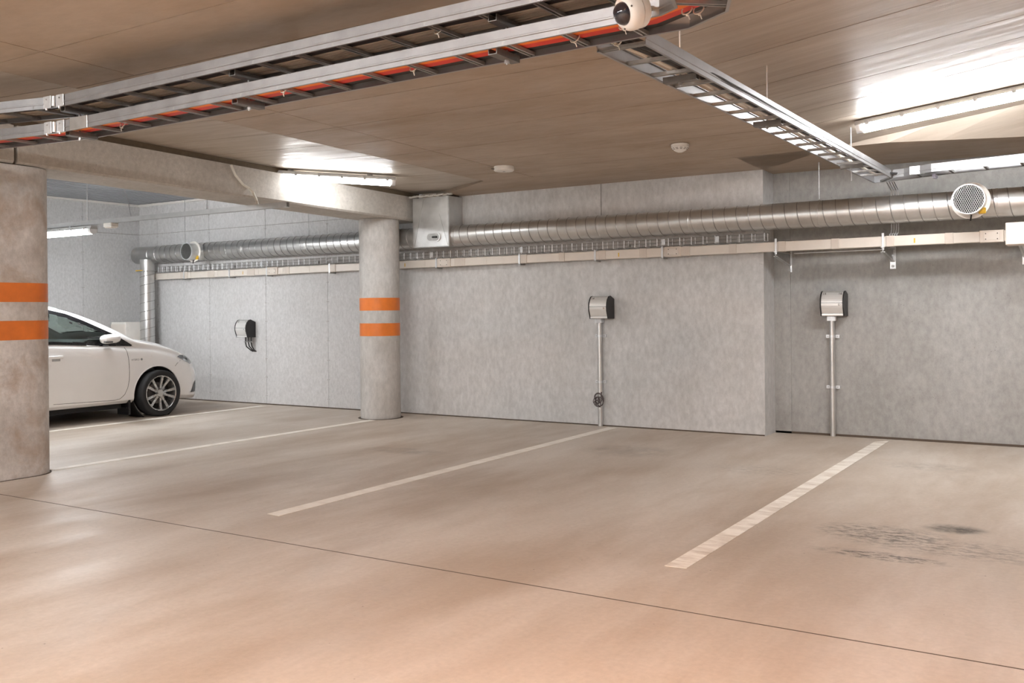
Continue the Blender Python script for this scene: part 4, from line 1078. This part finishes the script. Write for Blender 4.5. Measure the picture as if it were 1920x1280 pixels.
for s in (1, -1):
    tr_ = drape(TRIM, .004, 'window_surround', M['trimblack'], car, s, 150, SHR, 44)
    drape(WIN, .001, 'side_window', M['glass'], car, s, 60)
    drape([(-2.58,.940),(-2.4,.952),(-1.9,.942),(-1.31,.927),(-.9,.904),(-.60,.891),(-.29,.871),(-.29,.863),(-.60,.881),(-.9,.894),(-1.31,.917),(-1.9,.932),(-2.4,.942)], .006, 'belt_moulding', M['chrome'], car, s, 60, None, 1)
MB().box(W3(-1.40,.60,.93), W3(-1.43,.69,1.33)).build('window_divider', M['trimblack'], car)
# windscreen
ws = MB(); R_ = []
for k in range(21):
    u = -1.30+.99*k/20; D = dense(u); R_.append([W3(u, D[j][0], D[j][1]+.001) for j in range(int(NJ*.76), NJ)])
for a, b in zip(R_[:-1], R_[1:]):
    for j in range(len(a)-1):
        ws.quad(a[j], b[j], b[j+1], a[j+1])
        mir = lambda p: (2*CX-p[0], p[1], p[2])
        ws.quad(mir(a[j]), mir(b[j]), mir(b[j+1]), mir(a[j+1]))
ws.build('windscreen', M['glass'], car, True)
# cabin
MB().prism([(CYY-.95,.80),(CYY-.95,.90),(CYY-.80,.965),(CYY-.45,.955),(CYY-.32,.90),(CYY-.32,.80)], 0, CX-.66, CX+.66).build('dashboard', M['interior'], car)
MB().box((CX-.66,CYY-2.6,.30),(CX+.66,CYY-.45,.36)).build('cabin_floor', M['interior'], car)
for s in (-1,1): MB().box((CX+s*.70-.02,CYY-2.5,.36),(CX+s*.70+.02,CYY-.4,.90)).build('door_card', M['interior'], car)
MB().tube([(CX-.36+.17*math.cos(a),CYY-1.02+.07*math.sin(a),.95+.16*math.sin(a)) for a in [2*PI*k/20 for k in range(20)]], .014, 8, True).build('steering_wheel', M['interior'], car, True)
for s in (-1, 1):
    for uu in (-1.75, -2.45):
        seat = MB().prism([(CYY+uu-.05,.40),(CYY+uu+.42,.44),(CYY+uu+.42,.54),(CYY+uu+.06,.54),(CYY+uu-.10,1.08),(CYY+uu-.20,1.06)], 0, CX+s*.36-.23, CX+s*.36+.23).build('seat', M['interior'], car)
        MB().cbox((CX+s*.36,CYY+uu-.15,1.17),(.26,.09,.15),.03).build('headrest', M['interior'], seat)
MB().cbox((CX,CYY-.95,1.245),(.22,.03,.065),.012).build('rear_view_mirror', M['interior'], car); MB().cyl((CX,CYY-.95,1.27),(CX,CYY-.93,1.33),.008,8).build('mirror_stalk', M['interior'], car)
# wheels
def wheel(s, u, first=[None]):
    x = CX+s*.80; 
    t = None
    if first[0] is None:
        me = {}
        TR = WZ-.002; prof = [(.215,-.085),(.235,-.098),(.262,-.1),(.280,-.088),(TR,-.065),(TR,.065),(.280,.088),(.262,.1),(.235,.098),(.215,.085)]
        me['tyre'] = MB().lathe(prof, (0,0,0), (1,0,0), 56, False).mesh('tyre', M['tyre'], True, 50)
        me['rim'] = MB().lathe([(.214,.080),(.219,.088),(.214,.093),(.206,.088),(.200,.06),(.196,-.06)], (0,0,0), (1,0,0), 56, False).mesh('rim', M['rim'], True)
        me['brake_disc'] = MB().lathe([(0.001,.0),(.13,.0),(.13,-.012)], (0,0,0), (1,0,0), 40, False).mesh('brake_disc', M['dark_metal'], True)
        me['rim_back'] = MB().lathe([(0.001,-.03),(.197,-.03)], (0,0,0), (1,0,0), 40, False).mesh('rim_back', M['well'])
        sp = MB()
        pts = [(.030,-.016,.070),(.030,.016,.070),(.10,.022,.066),(.205,.040,.082),(.205,.006,.082),(.10,-.004,.066)]
        sp.add([(h,yy,r_) for r_,yy,h in pts]+[(h-.022,yy,r_) for r_,yy,h in pts], [(0,1,2,5),(5,2,3,4),(6,11,8,7),(11,10,9,8),(0,6,7,1),(1,7,8,2),(2,8,9,3),(3,9,10,4),(4,10,11,5),(5,11,6,0)])
        me['spoke'] = sp.mesh('spoke', M['rim'], False)
        me['hub_cap'] = MB().lathe([(.05,.055),(.046,.072),(.032,.078),(.0,.079)], (0,0,0), (1,0,0), 28, False).mesh('hub_cap', M['rim'], True)
        me['lug_nut'] = MB().cyl((.066,0,.052),(.082,0,.052),.011,8).mesh('lug_nut', M['dark_metal'])
        first[0] = me
    me = first[0]
    ty = link('wheel', me['tyre'], car); ty.location = Vector((x, CYY+u, WZ)) - Vector(ROOT['car'])
    ty.rotation_euler = (0, 0, 0 if s > 0 else PI)
    for k in ('rim','brake_disc','rim_back','hub_cap'): c = link(k, me[k], ty, True)
    for k in range(10):
        c = link('spoke', me['spoke'], ty, True); c.rotation_euler = (2*PI*k/10 + (.10 if k % 2 else -.02), 0, 0)
    for k in range(5): c = link('lug_nut', me['lug_nut'], ty, True); c.rotation_euler = (2*PI*k/5+.3, 0, 0)
for s in (1, -1):
    for u in AX:
        wheel(s, u)
        MB().lathe([(RA+.004,-.14),(RA+.004,.13),(RA-.004,.13),(RA-.004,-.14)], (CX+s*.66, CYY+u, WZ), (1,0,0), 48, False).build('wheel_arch_liner', M['well'], car, True)
        P = []
        for k in range(37):
            a = math.radians(-25+230*k/36); uu = u+RA*math.cos(a); zz = WZ+RA*math.sin(a)
            if zz > .185: P.append(W3(uu, v_at(uu, zz)-.003, zz, s))
        MB().tube(P, .008, 6).build('arch_lip', M['paint'], car, True)
    q = MB().box(W3(-.37,.58,.05,s), W3(-.345,.80,.26,s)); q.build('mud_flap', M['trimblack'], car)
    # door seams, sill
    for P in ([(-.405,.862),(-.385,.80),(-.372,.70),(-.368,.58),(-.372,.47),(-.39,.38),(-.43,.30),(-.49,.252),(-.56,.242),(-.9,.25),(-1.42,.262)], [(-1.44,.93),(-1.45,.7),(-1.45,.4),(-1.42,.262)], [(-1.42,.262),(-2.1,.27),(-2.22,.36),(-2.30,.5),(-2.45,.66),(-2.5,.9)]):
        Q = []
        for a, b in zip(P[:-1], P[1:]):
            for k in range(6): uu, zz = a[0]+(b[0]-a[0])*k/6, a[1]+(b[1]-a[1])*k/6; Q.append(W3(uu, v_at(uu, zz)-.0005, zz, s))
        MB().tube(Q, .0028, 4).build('door_seam', M['trimblack'], car)
    P = [(.30,.60),(.34,.635),(.40,.665)]; Q = [W3(a, v_at(a,b)-.0005, b, s) for a,b in P]; MB().tube(Q, .0025, 4).build('bumper_seam', M['trimblack'], car)
    # door handle
    hd = MB().cbox(W3(-1.315,v_at(-1.3,.785)+.017,.785,s),(.022,.185,.034),.009).build('door_handle', M['paint'], car, True)
    MB().cbox(W3(-1.30,v_at(-1.3,.765)+.0005,.765,s),(.004,.10,.05),.0015).build('handle_recess', M['clip'], hd)
    # wing mirror
    m_ = MB(); cx_, cy_, cz_ = W3(-.685, .905, .968, s); rg = []
    for a in range(9):
        tt = a/8; yy = -.12+.245*tt; k = math.sqrt(max(0.02,1-(2*tt-1)**4)); rg.append([(cx_+math.cos(b)*.085*k*(1 if 1 else 1), cy_+yy, cz_+math.sin(b)*.055*k+(.012*tt)) for b in [2*PI*c/16 for c in range(16)]])
    for a, b in zip(rg[:-1], rg[1:]):
        for c in range(16): m_.quad(a[c], a[(c+1)%16], b[(c+1)%16], b[c])
    m_.add(rg[0],[tuple(range(16))]); m_.add(rg[-1],[tuple(range(16))])
    mi = m_.build('wing_mirror', M['paint'], car, True)
    MB().cbox((cx_-s*.05,cy_+.03,cz_-.062),(.14,.11,.035),.012).build('mirror_foot', M['trimblack'], mi); MB().cbox((cx_+s*.055,cy_-.06,cz_-.028),(.055,.10,.022),.008).build('side_repeater', M['lamp_lens'], mi)
    # headlamp and fog recess
    drape([(.36,.715),(.42,.735),(.52,.725),(.60,.695),(.665,.635),(.66,.605),(.60,.612),(.50,.648),(.42,.685)], .006, 'headlamp', M['lamp_lens'], car, s, 24)
    drape([(.585,.245),(.66,.345),(.715,.40),(.735,.30),(.72,.245)], .006, 'fog_recess', M['trimblack'], car, s, 16)
# nose grille
MB().cbox((CX,CYY+.882,.30),(.52,.05,.12),.02).build('lower_grille', M['trimblack'], car)
MB().cbox((CX,CYY+.80,.60),(.60,.05,.03),.01).build('upper_grille', M['trimblack'], car)
MB().box((CX-.72,CYY-2.2,.13),(CX+.72,CYY-.42,.20)).build('underbody', M['well'], car)
# badge on the wing
mw = Matrix.Translation((CX+v_at(-.27,.71)+.002, CYY-.28, .708)) @ Matrix.Rotation(PI/2,4,'Z') @ Matrix.Rotation(PI/2,4,'X')
text_mesh('wing_badge', 'HYBRID', .032, M['chrome'], car, mw, False, .001)
MB().lathe([(.014,0),(.014,.003)], (CX+v_at(-.19,.71)+.001, CYY-.195, .71), (1,0,0), 14).build('badge_emblem', M['chrome'], car)
